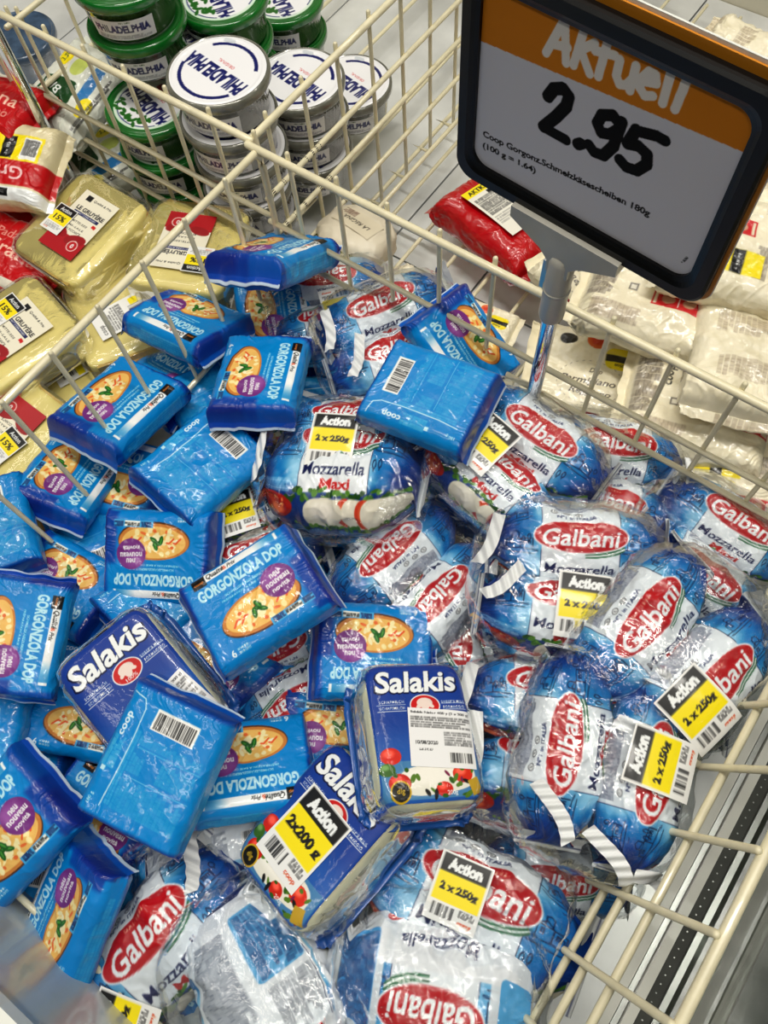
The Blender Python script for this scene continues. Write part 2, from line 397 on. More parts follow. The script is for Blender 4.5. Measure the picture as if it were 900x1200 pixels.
def art_gruyere():
    A = Art(46, 70, .22, (.93, .91, .83))
    A.rect(0, -24.5, 46, 21, (.70, .06, .12)); A.ell(10, -16, 12, 6, (.62, .05, .1), 20); A.ell(-12, -14, 10, 5, (.62, .05, .1), -15)
    A.rect(-12, 28, 7, 6, BLACK); A.text('Qualité & Prix', 6, 28, 3, (.2, .2, .2), w=24, shear=.2)
    A.text('LE GRUYÈRE', 1, 16, 6.2, (.06, .06, .12), w=37, bold=.03); A.rect(0, 10, 34, 3.2, (.08, .1, .35)); A.text('SWITZERLAND', 0, 10, 1.8, WHITE, w=26)
    A.rect(16, 4.6, 5, 3.4, (.8, .1, .1), -10)
    for k, t in enumerate(('MITTELREIF', 'MI-SALÉ', 'MI-PICCANTE')): A.text(t, 0, 1 - 5 * k, 2.4, (.15, .15, .15), w=20, space=1.2)
    A.ell(12, -22, 6, 6, (.93, .8, .78)); A.ell(12, -22, 5.1, 5.1, (.75, .1, .14)); A.text('0', 12, -22, 5, WHITE, bold=.03)
    return A

def art_price_label():
    A = Art(30, 52, .22, (.93, .93, .92)); A.barcode(-2, -14, 16, 20, 0, 3); A.text('coop', -6, 20, 4, (.2, .2, .2)); A.micro(-12, 0, 12, 16, 2.2, (.4, .4, .4), 5); A.rect(9, -16, 7, 16, YEL)
    return A

def art_data_label():
    A = Art(50, 44, .22, (.93, .93, .93)); A.text('Salakis Natur 400 g (2 x 200 g)', 0, 18.6, 2.6, BLACK, w=46, bold=.02)
    A.micro(-23, 6, 23, 15, 1.8, (.3, .3, .3), 2); A.micro(2, -6, 23, 4, 1.8, (.4, .4, .4), 4); A.text('10/08/2020', -12, -4, 2.8, BLACK, w=17, bold=.02); A.text('Lot 31020', -13, -9, 1.8, BLACK)
    A.barcode(14, -15, 20, 10, 0, 9)
    return A

def art_red_label():
    A = Art(36, 74, .28, (.93, .92, .88)); A.rect(0, 32, 36, 10, YEL); A.text('AKTION', 0, 32, 6, BLACK, w=26, bold=.03); A.rect(8, 23.5, 10, 5, BLACK); A.micro(-15, -6, 15, 20, 2.4, (.35, .35, .35), 5); A.micro(-15, -20, 15, -9, 3, (.5, .5, .5), 6, .5); A.barcode(8, -28, 16, 10, 0, 6)
    return A

def art_bag(kind):
    A = Art(176, 300, .55, (.95, .92, .82)); X, Y = A.X, A.Y
    A.blend(.35 * np.clip(fbm(X / 9, Y / 9, None, 5 + kind), 0, 1), (.80, .76, .62)); A.blend(.3 * np.clip(fbm(X / 4, Y / 4, None, 15 + kind, 2), 0, 1), (.95, .93, .86))
    if kind == 0:
        A.micro(-56, -26, -38, 32, 3.6, (.4, .36, .33), 5, .6); A.micro(-20, 0, -10, 30, 3.4, (.4, .36, .33), 6, .5); A.text('coop', -29, 14, 8, (.15, .15, .15), w=20, rot=90, bold=.02)
        A.rect(4, 20, 42, 22, YEL); A.rect(4, 20, 10, 22, BLACK); A.text('3x 85 g', 4, 20, 4, WHITE, w=16, rot=90, bold=.02)
        A.rect(26, -13, 62, 16, (.80, .08, .13)); A.rect(26, -13, 59, 13.4, (.92, .88, .78)); A.rect(25, -13, 52, 13.4, (.80, .08, .13))
        for k in range(3): A.ell(8 + 17 * k, -13, 5.5, 4.4, (.78, .62, .50), 20 * k); A.line([(16.5 + 17 * k, -19), (16.5 + 17 * k, -7)], 1, WHITE)
        A.micro(30, 10, 58, 32, 3.4, (.45, .4, .36), 9, .5); A.rect(-22, -10, 7, 7, (.3, .28, .26)); A.rect(-22, -10, 5, 5, (.92, .9, .84))
        A.micro(-50, -44, -10, -32, 3.6, (.5, .42, .36), 12, .4)
    elif kind == 1:
        A.rect(30, 16, 34, 26, YEL, 0, 8); A.rect(30, 16, 34, 8, BLACK); A.text('Action', 30, 8, 4, BLACK, w=14, rot=180); A.ell(-28, 30, 9, 7, (.10, .1, .09)); A.ell(2, 34, 11, 9, (.90, .42, .15)); A.ell(2, 34, 7, 5, (.85, .25, .1), soft=.5)
        A.text('Parmigiano', 0, -16, 9, (.25, .22, .2), w=56, shear=.4); A.text('Reggiano', 4, -28, 8, (.25, .22, .2), w=42, shear=.4); A.text('Dop', 6, -4, 7, (.25, .22, .2), shear=.3)
        for k in range(30):
            t = k / 30 * 6.28; A.text('I', 2 + 34 * math.cos(t), -16 + 24 * math.sin(t), 2.5, (.45, .4, .36), rot=math.degrees(t))
        A.rect(-2, -52, 40, 7, (.6, .08, .12))
    else:
        for k in range(4): A.micro(-70 + 44 * k, -46 + 9 * k, -52 + 44 * k, 44 - 7 * k, 4.4, (.5, .42, .34), 40 + k, .35)
    return A

def art_lid(col=(.07, .10, .40)):
    A = Art(100, 100, .35, (.94, .94, .95)); X, Y = A.X, A.Y; r = np.hypot(X, Y)
    m = ((r > 33 + 0) & (r < 36.5)); t = np.arctan2(Y, X)
    A.blend(m * ((t > .35) & (t < 2.7)) * 1.0, col); A.blend(m * ((t < -.6) & (t > -2.5)) * 1.0, col)
    A.text('PHILADELPHIA', 0, 4, 17, col, w=72, bold=.05); A.text('ORIGINAL', 0, -10.5, 3.6, (.8, .2, .22), w=20, space=1.2)
    A.rect(20, -33, 12, 4.6, (.80, .82, .84), 20, 2)
    return A

def art_lid_green():
    A = art_lid(); r = np.hypot(A.X, A.Y); A.blend(sm(33, 35, r), (.85, .92, .85)); A.blend(sm(37, 38, r), (.08, .42, .14)); A.rect(0, -20, 30, 7, (.8, .1, .15)); A.text('KRÄUTER', 0, -20, 4, WHITE, w=22)
    for k in range(22): A.ell(random.Random(k).uniform(-26, 26), random.Random(k + 99).uniform(14, 30), 4, 2, (.15, .42, .12), k * 37)
    return A

def art_tub_label():
    A = Art(62, 22, .25, (.93, .93, .94)); A.text('PHILADELPHIA', 0, 1.5, 8.5, (.07, .10, .40), w=54, bold=.045); A.text('NATURE', 4, 9, 2, (.3, .4, .3)); A.micro(-26, -9.5, 26, -6, 1.6, (.5, .5, .55), 3, .5)
    return A

# ---------------------------------------------------------------- materials
MATS = {}
def base_mat(name):
    m = bpy.data.materials.new(name); m.use_nodes = True
    return m, m.node_tree.nodes, m.node_tree.links, m.node_tree.nodes['Principled BSDF']

def bump(nt, ln, b, scale, strength, dist=.002, detail=3, distort=0.0, ridged=False):
    tc = nt.new('ShaderNodeTexCoord'); n = nt.new('ShaderNodeTexNoise'); bp = nt.new('ShaderNodeBump')
    n.inputs['Scale'].default_value = scale; n.inputs['Detail'].default_value = detail; n.inputs['Distortion'].default_value = distort
    if ridged: n.noise_type = 'RIDGED_MULTIFRACTAL'
    bp.inputs['Strength'].default_value = strength; bp.inputs['Distance'].default_value = dist
    ln.new(tc.outputs['Object'], n.inputs['Vector']); ln.new(n.outputs[0], bp.inputs['Height']); ln.new(bp.outputs[0], b.inputs['Normal'])
    return bp

def print_mat(name, rough=.3, coat=.5, spec=.5, bscale=90, bstr=.35, dist=.0012, metal=0.0, ridged=False):
    if name in MATS: return MATS[name]
    m, nt, ln, b = base_mat(name)
    a = nt.new('ShaderNodeVertexColor'); a.layer_name = 'Col'
    ln.new(a.outputs[0], b.inputs['Base Color'])
    b.inputs['Roughness'].default_value = rough; b.inputs['Coat Weight'].default_value = coat; b.inputs['Coat Roughness'].default_value = .06
    b.inputs['Specular IOR Level'].default_value = spec; b.inputs['Metallic'].default_value = metal
    bp = bump(nt, ln, b, bscale, bstr, dist, 3, .6, ridged); ln.new(bp.outputs[0], b.inputs['Coat Normal'])
    MATS[name] = m; return m

def plain(name, col, rough=.4, metal=0, coat=0, bscale=0, bstr=.2, dist=.001, var=0.0, vscale=30, trans=0, spec=.5, sss=0):
    if name in MATS: return MATS[name]
    m, nt, ln, b = base_mat(name)
    c = tuple(x ** 2.2 for x in col) + (1,)
    b.inputs['Base Color'].default_value = c; b.inputs['Roughness'].default_value = rough; b.inputs['Metallic'].default_value = metal
    b.inputs['Coat Weight'].default_value = coat; b.inputs['Transmission Weight'].default_value = trans; b.inputs['Specular IOR Level'].default_value = spec
    if sss: b.inputs['Subsurface Weight'].default_value = sss; b.inputs['Subsurface Radius'].default_value = (.01, .008, .005)
    tc = nt.new('ShaderNodeTexCoord'); n = nt.new('ShaderNodeTexNoise'); r = nt.new('ShaderNodeValToRGB')
    n.inputs['Scale'].default_value = vscale; n.inputs['Detail'].default_value = 5
    ln.new(tc.outputs['Object'], n.inputs['Vector']); ln.new(n.outputs[0], r.inputs[0])
    r.color_ramp.elements[0].position = .35; r.color_ramp.elements[1].position = .65
    r.color_ramp.elements[0].color = tuple(x * (1 - var) for x in c[:3]) + (1,); r.color_ramp.elements[1].color = tuple(min(1, x * (1 + var * .4)) for x in c[:3]) + (1,)
    ln.new(r.outputs[0], b.inputs['Base Color'])
    if bscale: bump(nt, ln, b, bscale, bstr, dist)
    MATS[name] = m; return m

def clear_mat(name, tint=(.97, .985, 1.0), gloss=.12, rough=.08, bscale=70, bstr=.8, dist=.003, haze=.04):
    if name in MATS: return MATS[name]
    m = bpy.data.materials.new(name); m.use_nodes = True; nt = m.node_tree.nodes; ln = m.node_tree.links
    nt.remove(nt['Principled BSDF']); out = nt['Material Output']
    t = nt.new('ShaderNodeBsdfTransparent'); t.inputs[0].default_value = tint + (1,)
    g = nt.new('ShaderNodeBsdfGlossy'); g.inputs['Roughness'].default_value = rough; g.inputs[0].default_value = (1, 1, 1, 1)
    d = nt.new('ShaderNodeBsdfDiffuse'); d.inputs[0].default_value = (.9, .93, .95, 1)
    f = nt.new('ShaderNodeFresnel'); f.inputs[0].default_value = 1.36
    mu = nt.new('ShaderNodeMath'); mu.operation = 'MULTIPLY_ADD'; mu.inputs[1].default_value = .95; mu.inputs[2].default_value = gloss * .4
    cl = nt.new('ShaderNodeMath'); cl.operation = 'MINIMUM'; cl.inputs[1].default_value = .55
    tc = nt.new('ShaderNodeTexCoord'); n = nt.new('ShaderNodeTexNoise'); bp = nt.new('ShaderNodeBump')
    n.inputs['Scale'].default_value = bscale; n.inputs['Detail'].default_value = 3; n.inputs['Distortion'].default_value = 1.2
    bp.inputs['Strength'].default_value = bstr; bp.inputs['Distance'].default_value = dist
    ln.new(tc.outputs['Object'], n.inputs['Vector']); ln.new(n.outputs[0], bp.inputs['Height'])
    for k in (g, f): ln.new(bp.outputs[0], k.inputs['Normal'])
    m1 = nt.new('ShaderNodeMixShader'); m1.inputs[0].default_value = haze; ln.new(t.outputs[0], m1.inputs[1]); ln.new(d.outputs[0], m1.inputs[2])
    m2 = nt.new('ShaderNodeMixShader'); ln.new(f.outputs[0], mu.inputs[0]); ln.new(mu.outputs[0], cl.inputs[0]); ln.new(cl.outputs[0], m2.inputs[0])
    ln.new(m1.outputs[0], m2.inputs[1]); ln.new(g.outputs[0], m2.inputs[2]); ln.new(m2.outputs[0], out.inputs[0])
    MATS[name] = m; return m

# ---------------------------------------------------------------- mesh helpers
def mesh_np(name, v, quads, mat, col=None, smooth=True):
    me = bpy.data.meshes.new(name)
    v = np.asarray(v, dtype=np.float32).reshape(-1, 3); quads = np.asarray(quads, dtype=np.int32).reshape(-1, 4)
    me.vertices.add(len(v)); me.vertices.foreach_set('co', v.ravel())
    me.loops.add(quads.size); me.loops.foreach_set('vertex_index', quads.ravel())
    me.polygons.add(len(quads)); me.polygons.foreach_set('loop_start', np.arange(0, quads.size, 4, dtype=np.int32))
    if smooth: me.polygons.foreach_set('use_smooth', np.ones(len(quads), dtype=bool))
    me.update(calc_edges=True); me.validate()
    if col is not None:
        a = me.color_attributes.new('Col', 'BYTE_COLOR', 'POINT')
        c = np.ones((len(v), 4), dtype=np.float32); c[:, :3] = np.clip(col.reshape(-1, 3), 0, 1) ** 1.12
        a.data.foreach_set('color_srgb', c.ravel())
    me.materials.append(mat)
    return me

def grid_quads(n, m, wrap=False):
    i = np.arange(n - 1)[:, None]; j = np.arange(m if wrap else m - 1)[None, :]
    j2 = (j + 1) % m
    return np.stack([i * m + j, (i + 1) * m + j, (i + 1) * m + j2, i * m + j2], -1).reshape(-1, 4)

def rounded_rect_perimeter(W, T, r, samples):
    """arc coordinate a (0 = middle of the top, + towards +y) -> (y, z) on a rounded rectangle."""
    w = W / 2 - r; t = T / 2 - r; q = math.pi * r / 2; P = 4 * (w + t + q)
    def f(a):
        s = np.where(a < 0, -1.0, 1.0); a = np.abs(a); a = np.minimum(a, P - a) if False else a
        y = np.zeros_like(a); z = np.zeros_like(a)
        k = a <= w; y[k] = a[k]; z[k] = T / 2
        k = (a > w) & (a <= w + q); th = (a[k] - w) / r; y[k] = w + r * np.sin(th); z[k] = t + r * np.cos(th)
        k = (a > w + q) & (a <= w + q + 2 * t); y[k] = W / 2; z[k] = t - (a[k] - w - q)
        k = (a > w + q + 2 * t) & (a <= w + 2 * q + 2 * t); th = (a[k] - w - q - 2 * t) / r; y[k] = w + r * np.cos(th); z[k] = -t - r * np.sin(th)
        k = a > w + 2 * q + 2 * t; y[k] = np.maximum(0, w - (a[k] - w - 2 * q - 2 * t)); z[k] = -T / 2
        return y * s, z
    return f, P

def side_samples(P, dense, step, coarse):
    h = P / 2
    a = np.arange(0, dense, step); b = np.linspace(dense, h, max(3, int((h - dense) / coarse)))[:-1]
    p = np.concatenate([a, b, [h]]); return np.concatenate([-p[1:-1][::-1], p])       # h only once (seam under the pack)

def split_ends(name, v, x, half, mat, col):
    i0 = int(np.searchsorted(x, -half)); i1 = int(np.searchsorted(x, half)); m = v.shape[1]; out = []
    for nm, a, b in ((name, i0, i1 + 1), ('sealed_end', 0, i0 + 1), ('sealed_end', i1, len(x))):
        out.append(mesh_np(nm, v[a:b], grid_quads(b - a, m, True), mat, col[a:b]))
    return out

def put_pack(meshes, parent, mtx=None, name=None):
    o = obj(name or meshes[0].name.split('.')[0], meshes[0], parent, mtx)
    for k in (1, 2): obj('sealed_end', meshes[k], parent if name is None else o)
    return o

def flow_pack(name, art, L, W, T, fin, mat, seed=0, step=.5, dense=54, taper=7.0, wr=.5, bendA=0, bendB=0, white_edge=True, ax=1.0, big=0.0, r=None, dark_fin=None, puff=1.0, flip=False):
    """Wrapped pack: a block in film, closed flat at both ends. All in millimetres, mesh in metres. Print is sampled from art."""
    r = T * .36 if r is None else r
    f, P = rounded_rect_perimeter(W, T, r, 0)
    a = side_samples(P, min(dense, P / 2 - 4), step, 1.6)
    nb = int((L + 2 * fin) / step); x = np.linspace(-L / 2 - fin, L / 2 + fin, nb)
    Xg, Ag = np.meshgrid(x, a, indexing='ij')
    y0, z0 = f(Ag)
    s = np.clip((np.abs(Xg) - (L / 2 - taper)) / taper, 0, 1)
    th = np.sqrt(np.clip(1 - s ** 2.4, 0, 1)); th = np.maximum(th, .5 / T)
    wd = 1 + .0 * Xg + s * (T * .10 / (W / 2)) - .05 * s * s * 0
    y = y0 * wd; z = z0 * th
    n3 = lambda sc, sd, o=3: fbm(Xg / sc, y0 / sc, z0 / sc, seed * 7 + sd, o)
    y = y * (1 - .13 * s * (1 - np.abs(z0) / (T / 2)) * (np.abs(y0) > W * .35))
    # pillowing of the film and puckers towards the closed ends
    z = z + np.sign(z0) * puff * np.cos(np.clip(Xg / (L / 2), -1, 1) * 1.5) * np.cos(np.clip(y0 / (W / 2), -1, 1) * 1.5) * (np.abs(z0) > T * .3)
    d = wr * (1.5 * n3(24, 1, 2) + .55 * n3(7.5, 2, 2))
    pl = ridge(y0 / 5.5 + 3 * vnoise(Xg / 14, y0 / 14, None, seed), Xg / 38, z0 / 9, seed + 3, 2)
    d = d + wr * 1.9 * pl * sm(L / 2 - taper * 2.2, L / 2 - taper * .4, np.abs(Xg)) * sm(L / 2 + fin, L / 2, np.abs(Xg))
    cr = ridge((Xg * .6 + y0) / 19, (Xg - y0 * .5) / 26, z0 / 20, seed + 9, 2)
    cr2 = ridge((Xg - y0 * .7) / 13, (y0 + Xg * .3) / 30, z0 / 14, seed + 19, 2)
    d = d + wr * .7 * (cr2 ** 2 - .4) * sm(-.1, .5, n3(26, 8, 1)) + wr * 1.3 * (cr - .6) * (.4 + .6 * sm(-.2, .6, n3(30, 6, 1)))
    if big: d = d + big * n3(38, 12, 2)
    ny, nz = y0 / (W / 2), z0 / (T / 2); nn = np.sqrt(ny ** 6 + nz ** 6) + 1e-6
    y = y + d * np.sign(ny) * np.abs(ny) ** 3 / nn * .8; z = z + d * np.sign(nz) * np.abs(nz) ** 3 / nn * np.maximum(th, .15)
    # fins: wave and bend
    e = np.clip((np.abs(Xg) - (L / 2 - 3)) / (fin + 3), 0, 1)
    wave = 1.6 * vnoise(y0 / 13, np.sign(Xg) * 5, None, seed + 21) + .8 * vnoise(y0 / 5, np.sign(Xg) * 5, None, seed + 22)
    bend = np.where(Xg < 0, bendA, bendB)
    z = z + e * wave * 1.2 + e ** 1.4 * (bend + 2.5 * vnoise(y0 / 40, np.sign(Xg) * 3, None, seed + 24))
    xx = Xg + np.sign(Xg) * e * (1.2 * vnoise(y0 / 11, np.sign(Xg) * 9, None, seed + 23)) - np.sign(Xg) * e * np.abs(bend) * .25
    sgn = -1.0 if flip else 1.0
    col = art.sample(Xg * ax, sgn * Ag)
    if dark_fin is not None:
        k = (sm(L / 2 - 1, L / 2 + 1, np.abs(Xg)) * .85)[..., None]; col = col * (1 - k) + np.array(dark_fin) * k
    if white_edge:
        k = (np.abs(Xg) > L / 2 + fin - 1.1)[..., None] * .85; col = col * (1 - k) + np.array((.9, .93, .95)) * k
    v = np.stack([xx, y, z], -1) / 1000
    return split_ends(name, v, x, L / 2, mat, col)

def bag_mesh(name, art, mat, seed, L=130., W=61., T=58., fin=14., step=.62, roll=0., foldA=0., foldB=0., wr=1.0, flat=1.0):
    """Log shaped bag: round belly, pleated ends pinched into white sealed strips."""
    P = 212.; na = int(P / .78); a = (np.arange(na) / na - .5) * P
    x = np.linspace(-L / 2 - fin, L / 2 + fin, int((L + 2 * fin) / step))
    Xg, Ag = np.meshgrid(x, a, indexing='ij'); phi = Ag / P * 2 * math.pi
    u = np.clip(np.abs(Xg) / (L / 2), 0, 1)
    R = (1 - u ** 3.0) ** .5
    cy, cz = np.sin(phi), np.cos(phi)
    yy = np.sign(cy) * np.abs(cy) ** .92; zz = np.sign(cz) * np.abs(cz) ** .92
    wE = .78; hw = W / 2 * np.maximum(R, wE * sm(.9, 1, u) + R * (1 - sm(.9, 1, u))); ht = T / 2 * np.maximum(R, .6 / T)
    y = yy * hw; z = zz * ht
    n3 = lambda sc, sd, o=2: fbm(Xg / sc, yy * W / 2 / sc, zz * T / 2 / sc, seed * 13 + sd, o)
    d = wr * (2.3 * n3(26, 1) + .9 * n3(10, 2))
    pl = ridge(phi * 3.2 + 1.6 * vnoise(Xg / 20, phi, None, seed), Xg / 60, None, seed + 3, 2)
    d = d + wr * 3.0 * (pl - .7) * sm(.62, .95, u) * (1 - .8 * sm(.97, 1.0, u))
    cr = ridge((Xg * .8 + yy * 30) / 17, (Xg - yy * 40) / 24, zz * 1.6, seed + 9, 2)
    d = d + wr * .8 * (cr - .6)
    y = y + d * yy * np.maximum(R, .2); z = z + d * zz * np.maximum(R, .1)
    e = np.clip((np.abs(Xg) - L / 2) / fin, 0, 1); fold = np.where(Xg < 0, foldA, foldB)
    ang = np.radians(fold) * sm(0, .45, e); s = np.sign(Xg)
    xo = np.clip(np.abs(Xg), 0, L / 2) + e * fin * np.cos(ang); z = z + e * fin * np.sin(ang) + e * (1.3 * vnoise(y / 6, s * 4, None, seed + 5)) + 1.5 * sm(.9, 1, u) * vnoise(y / 14, s * 3, None, seed + 6)
    col = art.sample(Xg, Ag)
    # roll the finished log about its long axis
    t = math.radians(roll); y2 = y * math.cos(t) - z * math.sin(t); z2 = y * math.sin(t) + z * math.cos(t)
    v = np.stack([s * xo, y2, z2 * flat], -1) / 1000
    return split_ends(name, v, x, L / 2, mat, col)

# film round a bundle
FA, FB, FC, FN = .0770, .0635, .0345, 3.0
def film_z(x, y, a=FA, b=FB, c=FC, n=FN):
    return c * np.clip(1 - np.abs(x / a) ** n - np.abs(y / b) ** n, 0, 1) ** (1 / n)

def shell_mesh(name, a, b, c, n, mat, seed, wr=.0012, nu=90, nv=120, ridgy=1.0):
    u = np.linspace(-math.pi / 2, math.pi / 2, nu); w = np.linspace(-math.pi, math.pi, nv, endpoint=False)
    U, Wg = np.meshgrid(u, w, indexing='ij')
    g = lambda f, p: np.sign(f) * np.abs(f) ** p
    p = 2 / n
    x = a * g(np.sin(U), p); y = b * g(np.cos(U), p) * g(np.cos(Wg), p); z = c * g(np.cos(U), p) * g(np.sin(Wg), p)
    d = wr * (1.2 * fbm(x * 40, y * 40, z * 40, seed, 2) + 1.6 * ridgy * (ridge((x + .5 * y) * 55, (y - .4 * x) * 50, z * 50, seed + 4, 2) - .8))
    k = 1 + d / c * .6
    v = np.stack([x * (1 + d / a), y * (1 + d / b), z * k], -1)
    return mesh_np(name, v, grid_quads(nu, nv, True), mat)

def patch_mesh(name, art, mat, zf, cx=0, cy=0, rot=0, step=.0008, off=.0009, w=None, h=None, bend=0.0):
    """label lying on the surface z = zf(x, y)"""
    w = art.w / 1000 if w is None else w; h = art.h / 1000 if h is None else h
    nx = max(3, int(w / step)); ny = max(3, int(h / step))
    U, V = np.meshgrid(np.linspace(-w / 2, w / 2, nx), np.linspace(-h / 2, h / 2, ny), indexing='ij')
    V2 = V + bend * ((U / w) ** 2 * 4 - .4) + bend * .25 * np.sin(U / w * 6)
    t = math.radians(rot); X = cx + U * math.cos(t) - V2 * math.sin(t); Y = cy + U * math.sin(t) + V2 * math.cos(t)
    Z = zf(X, Y) + off
    col = art.sample(U * art.w / w, V * art.h / h)
    v = np.stack([X, Y, Z], -1)
    return mesh_np(name, v, grid_quads(nx, ny), mat, col)

def bm_join(parts):
    vs = []; fs = []; o = 0
    for v, f in parts:
        vs += [tuple(p) for p in v]; fs += [tuple(i + o for i in q) for q in f]; o += len(v)
    return vs, fs

def poly_mesh(name, v, f, mat, smooth=False):
    me = bpy.data.meshes.new(name); me.from_pydata([tuple(p) for p in v], [], [tuple(q) for q in f]); me.update()
    if smooth: me.polygons.foreach_set('use_smooth', [True] * len(me.polygons))
    me.materials.append(mat); return me

def box_vf(x0, x1, y0, y1, z0, z1, b=0.0):
    v = [(x, y, z) for x in (x0, x1) for y in (y0, y1) for z in (z0, z1)]
    f = [(0, 1, 3, 2), (4, 6, 7, 5), (0, 4, 5, 1), (2, 3, 7, 6), (0, 2, 6, 4), (1, 5, 7, 3)]
    return v, f

def tube_vf(pts, r, n=10, cap=True):
    """round bar through pts with softly rounded ends"""
    pts = [Vector(p) for p in pts]; rings = []
    d0 = (pts[1] - pts[0]).normalized(); d1 = (pts[-1] - pts[-2]).normalized()
    seq = []
    if cap: seq += [(pts[0] - d0 * r * .9, r * .35), (pts[0] - d0 * r * .5, r * .85)]
    seq += [(p, r) for p in pts]
    if cap: seq += [(pts[-1] + d1 * r * .5, r * .85), (pts[-1] + d1 * r * .9, r * .35)]
    v = []; f = []
    up = Vector((0, 0, 1)) if abs(d0.z) < .9 else Vector((1, 0, 0))
    for i, (p, rr) in enumerate(seq):
        a = seq[max(0, i - 1)][0]; b = seq[min(len(seq) - 1, i + 1)][0]; t = (b - a).normalized()
        s = t.cross(up); s = s.normalized() if s.length > 1e-6 else Vector((1, 0, 0)); w = s.cross(t)
        for k in range(n):
            th = 2 * math.pi * k / n; v.append(p + s * rr * math.cos(th) + w * rr * math.sin(th))
    m = len(seq)
    for i in range(m - 1):
        for k in range(n): f.append((i * n + k, i * n + (k + 1) % n, (i + 1) * n + (k + 1) % n, (i + 1) * n + k))
    f.append(tuple(range(n))[::-1]); f.append(tuple((m - 1) * n + k for k in range(n)))
    return v, f

def obj(name, me, parent=None, mtx=None):
    o = bpy.data.objects.new(name, me); COL.objects.link(o)
    if parent is not None: o.parent = parent
    if mtx is not None: o.matrix_local = mtx
    return o

def tag(o, label=None, cat=None, group=None, kind=None):
    if label: o['label'] = label
    if cat: o['category'] = cat
    if group: o['group'] = group
    if kind: o['kind'] = kind
    return o

def empty(name, label, cat, group=None, mtx=None):
    o = bpy.data.objects.new(name, None); COL.objects.link(o); o.empty_display_size = .02
    if mtx is not None: o.matrix_world = mtx
    return tag(o, label, cat, group)

def srt(m, s):
    return m @ Matrix.Diagonal((s, s, s, 1))
#PART2

# ---------------------------------------------------------------- shared materials
m_print = print_mat('printed_film', .38, .40, .25, 120, .35, .0010)
m_bagprint = print_mat('printed_bag_film', .38, .40, .25, 95, .45, .0014)
m_paper = print_mat('printed_label_paper', .42, .25, .4, 60, .12, .0006)
m_cream = print_mat('clouded_bag_film', .36, .5, .5, 60, .6, .002)
m_tubprint = print_mat('printed_tub_plastic', .3, .4, .5, 30, .1, .0005)
m_wire = plain('cream_coated_wire', (.90, .865, .73), .32, 0, .35, 220, .12, .0004, .1, 55)
m_wiretip = plain('worn_wire_tip', (.95, .94, .90), .4, 0, .1, 0, 0, 0, .1, 60)
m_deck = plain('grey_white_deck_metal', (.88, .89, .89), .26, .2, .3, 25, .12, .001, .25, 9)
m_deck2 = plain('dull_deck_metal', (.60, .61, .62), .35, .3, .1, 25, .15, .001, .25, 9)
m_dark = plain('dark_gasket_rubber', (.24, .25, .23), .6, 0, 0, 60, .2, .0008, .2, 40)
m_chrome = plain('chrome', (.88, .89, .92), .08, 1.0, 0, 0, 0, 0, .03, 20)
m_steel = plain('brushed_steel_edge', (.68, .69, .68), .3, .9, 0, 60, .1, .0005, .2, 20)
m_beige = plain('beige_painted_panel', (.80, .78, .70), .45, 0, .1, 20, .08, .0008, .08, 5)
m_frost = plain('frosted_plastic', (.74, .77, .77), .3, 0, .4, 30, .1, .0008, .15, 12)
m_frostw = plain('white_plastic_lip', (.88, .89, .86), .35, 0, .3, 20, .05, .0005, .06, 9)
m_black = plain('black_sign_plastic', (.015, .015, .016), .38, 0, .0, 40, .06, .0005, .1, 20, spec=.3)
m_greyp = plain('grey_bracket_plastic', (.70, .69, .65), .38, 0, .2, 30, .06, .0004, .1, 20)
m_orange = plain('orange_card', (.80, .50, .12), .5, 0, 0, 40, .05, .0004, .05, 20)
m_cheese = plain('pale_yellow_cheese', (.93, .85, .50), .40, 0, .25, 45, .12, .0010, .12, 35, sss=.15)
m_rind = plain('amber_cheese_rind', (.76, .62, .30), .5, 0, .2, 60, .3, .001, .25, 50)
m_feta = plain('white_sheep_cheese', (.88, .87, .74), .38, 0, .4, 60, .4, .0015, .12, 40, sss=.15)
m_tub = plain('clear_grey_tub_plastic', (.47, .47, .43), .16, .15, .6, 30, .2, .001, .35, 60)
m_tubg = plain('green_tub_plastic', (.07, .42, .14), .22, 0, .6, 30, .15, .001, .25, 40)
m_tubgd = plain('clear_green_tub_wall', (.25, .33, .18), .16, .1, .6, 30, .2, .001, .5, 70)
m_tubb = plain('blue_grey_tub_plastic', (.28, .36, .46), .2, .1, .5, 30, .2, .001, .4, 60)
m_white = plain('white_enamel', (.90, .90, .86), .35, 0, .2, 20, .05, .0005, .06, 9)
m_redfilm = plain('glossy_red_film', (.72, .04, .09), .3, 0, .5, 30, .25, .002, .12, 20)
m_pinkfilm = plain('pink_seal_strip', (.84, .45, .47), .3, 0, .4, 60, .4, .001, .1, 20)
m_paperwrap = plain('cream_paper_wrap', (.86, .82, .73), .5, 0, .1, 35, .5, .002, .08, 12)
m_jar = plain('olive_jar_content', (.42, .42, .24), .15, 0, .8, 25, .3, .002, .4, 50)
m_ink = plain('dark_print_ink', (.16, .15, .14), .5)
m_clear = clear_mat('crinkled_clear_film', gloss=.03, bscale=85, bstr=.35, haze=.004)
m_clear2 = clear_mat('loose_clear_film', gloss=.0, bscale=40, bstr=.15, haze=.006)
m_floor = plain('dark_shop_floor', (.50, .51, .46), .35, 0, .1, 8, .1, .002, .2, 3)

# ---------------------------------------------------------------- setting: freezer well, walls, glass side, shop floor
def structure(name, parts, mat, parent=None, smooth=False):
    v, f = bm_join(parts); o = obj(name, poly_mesh(name, v, f, mat, smooth), parent)
    o['kind'] = 'structure'; return o
floor_o = structure('floor', [box_vf(-1.6, .165, -.24, 1.12, -.05, -.008)], m_dark)
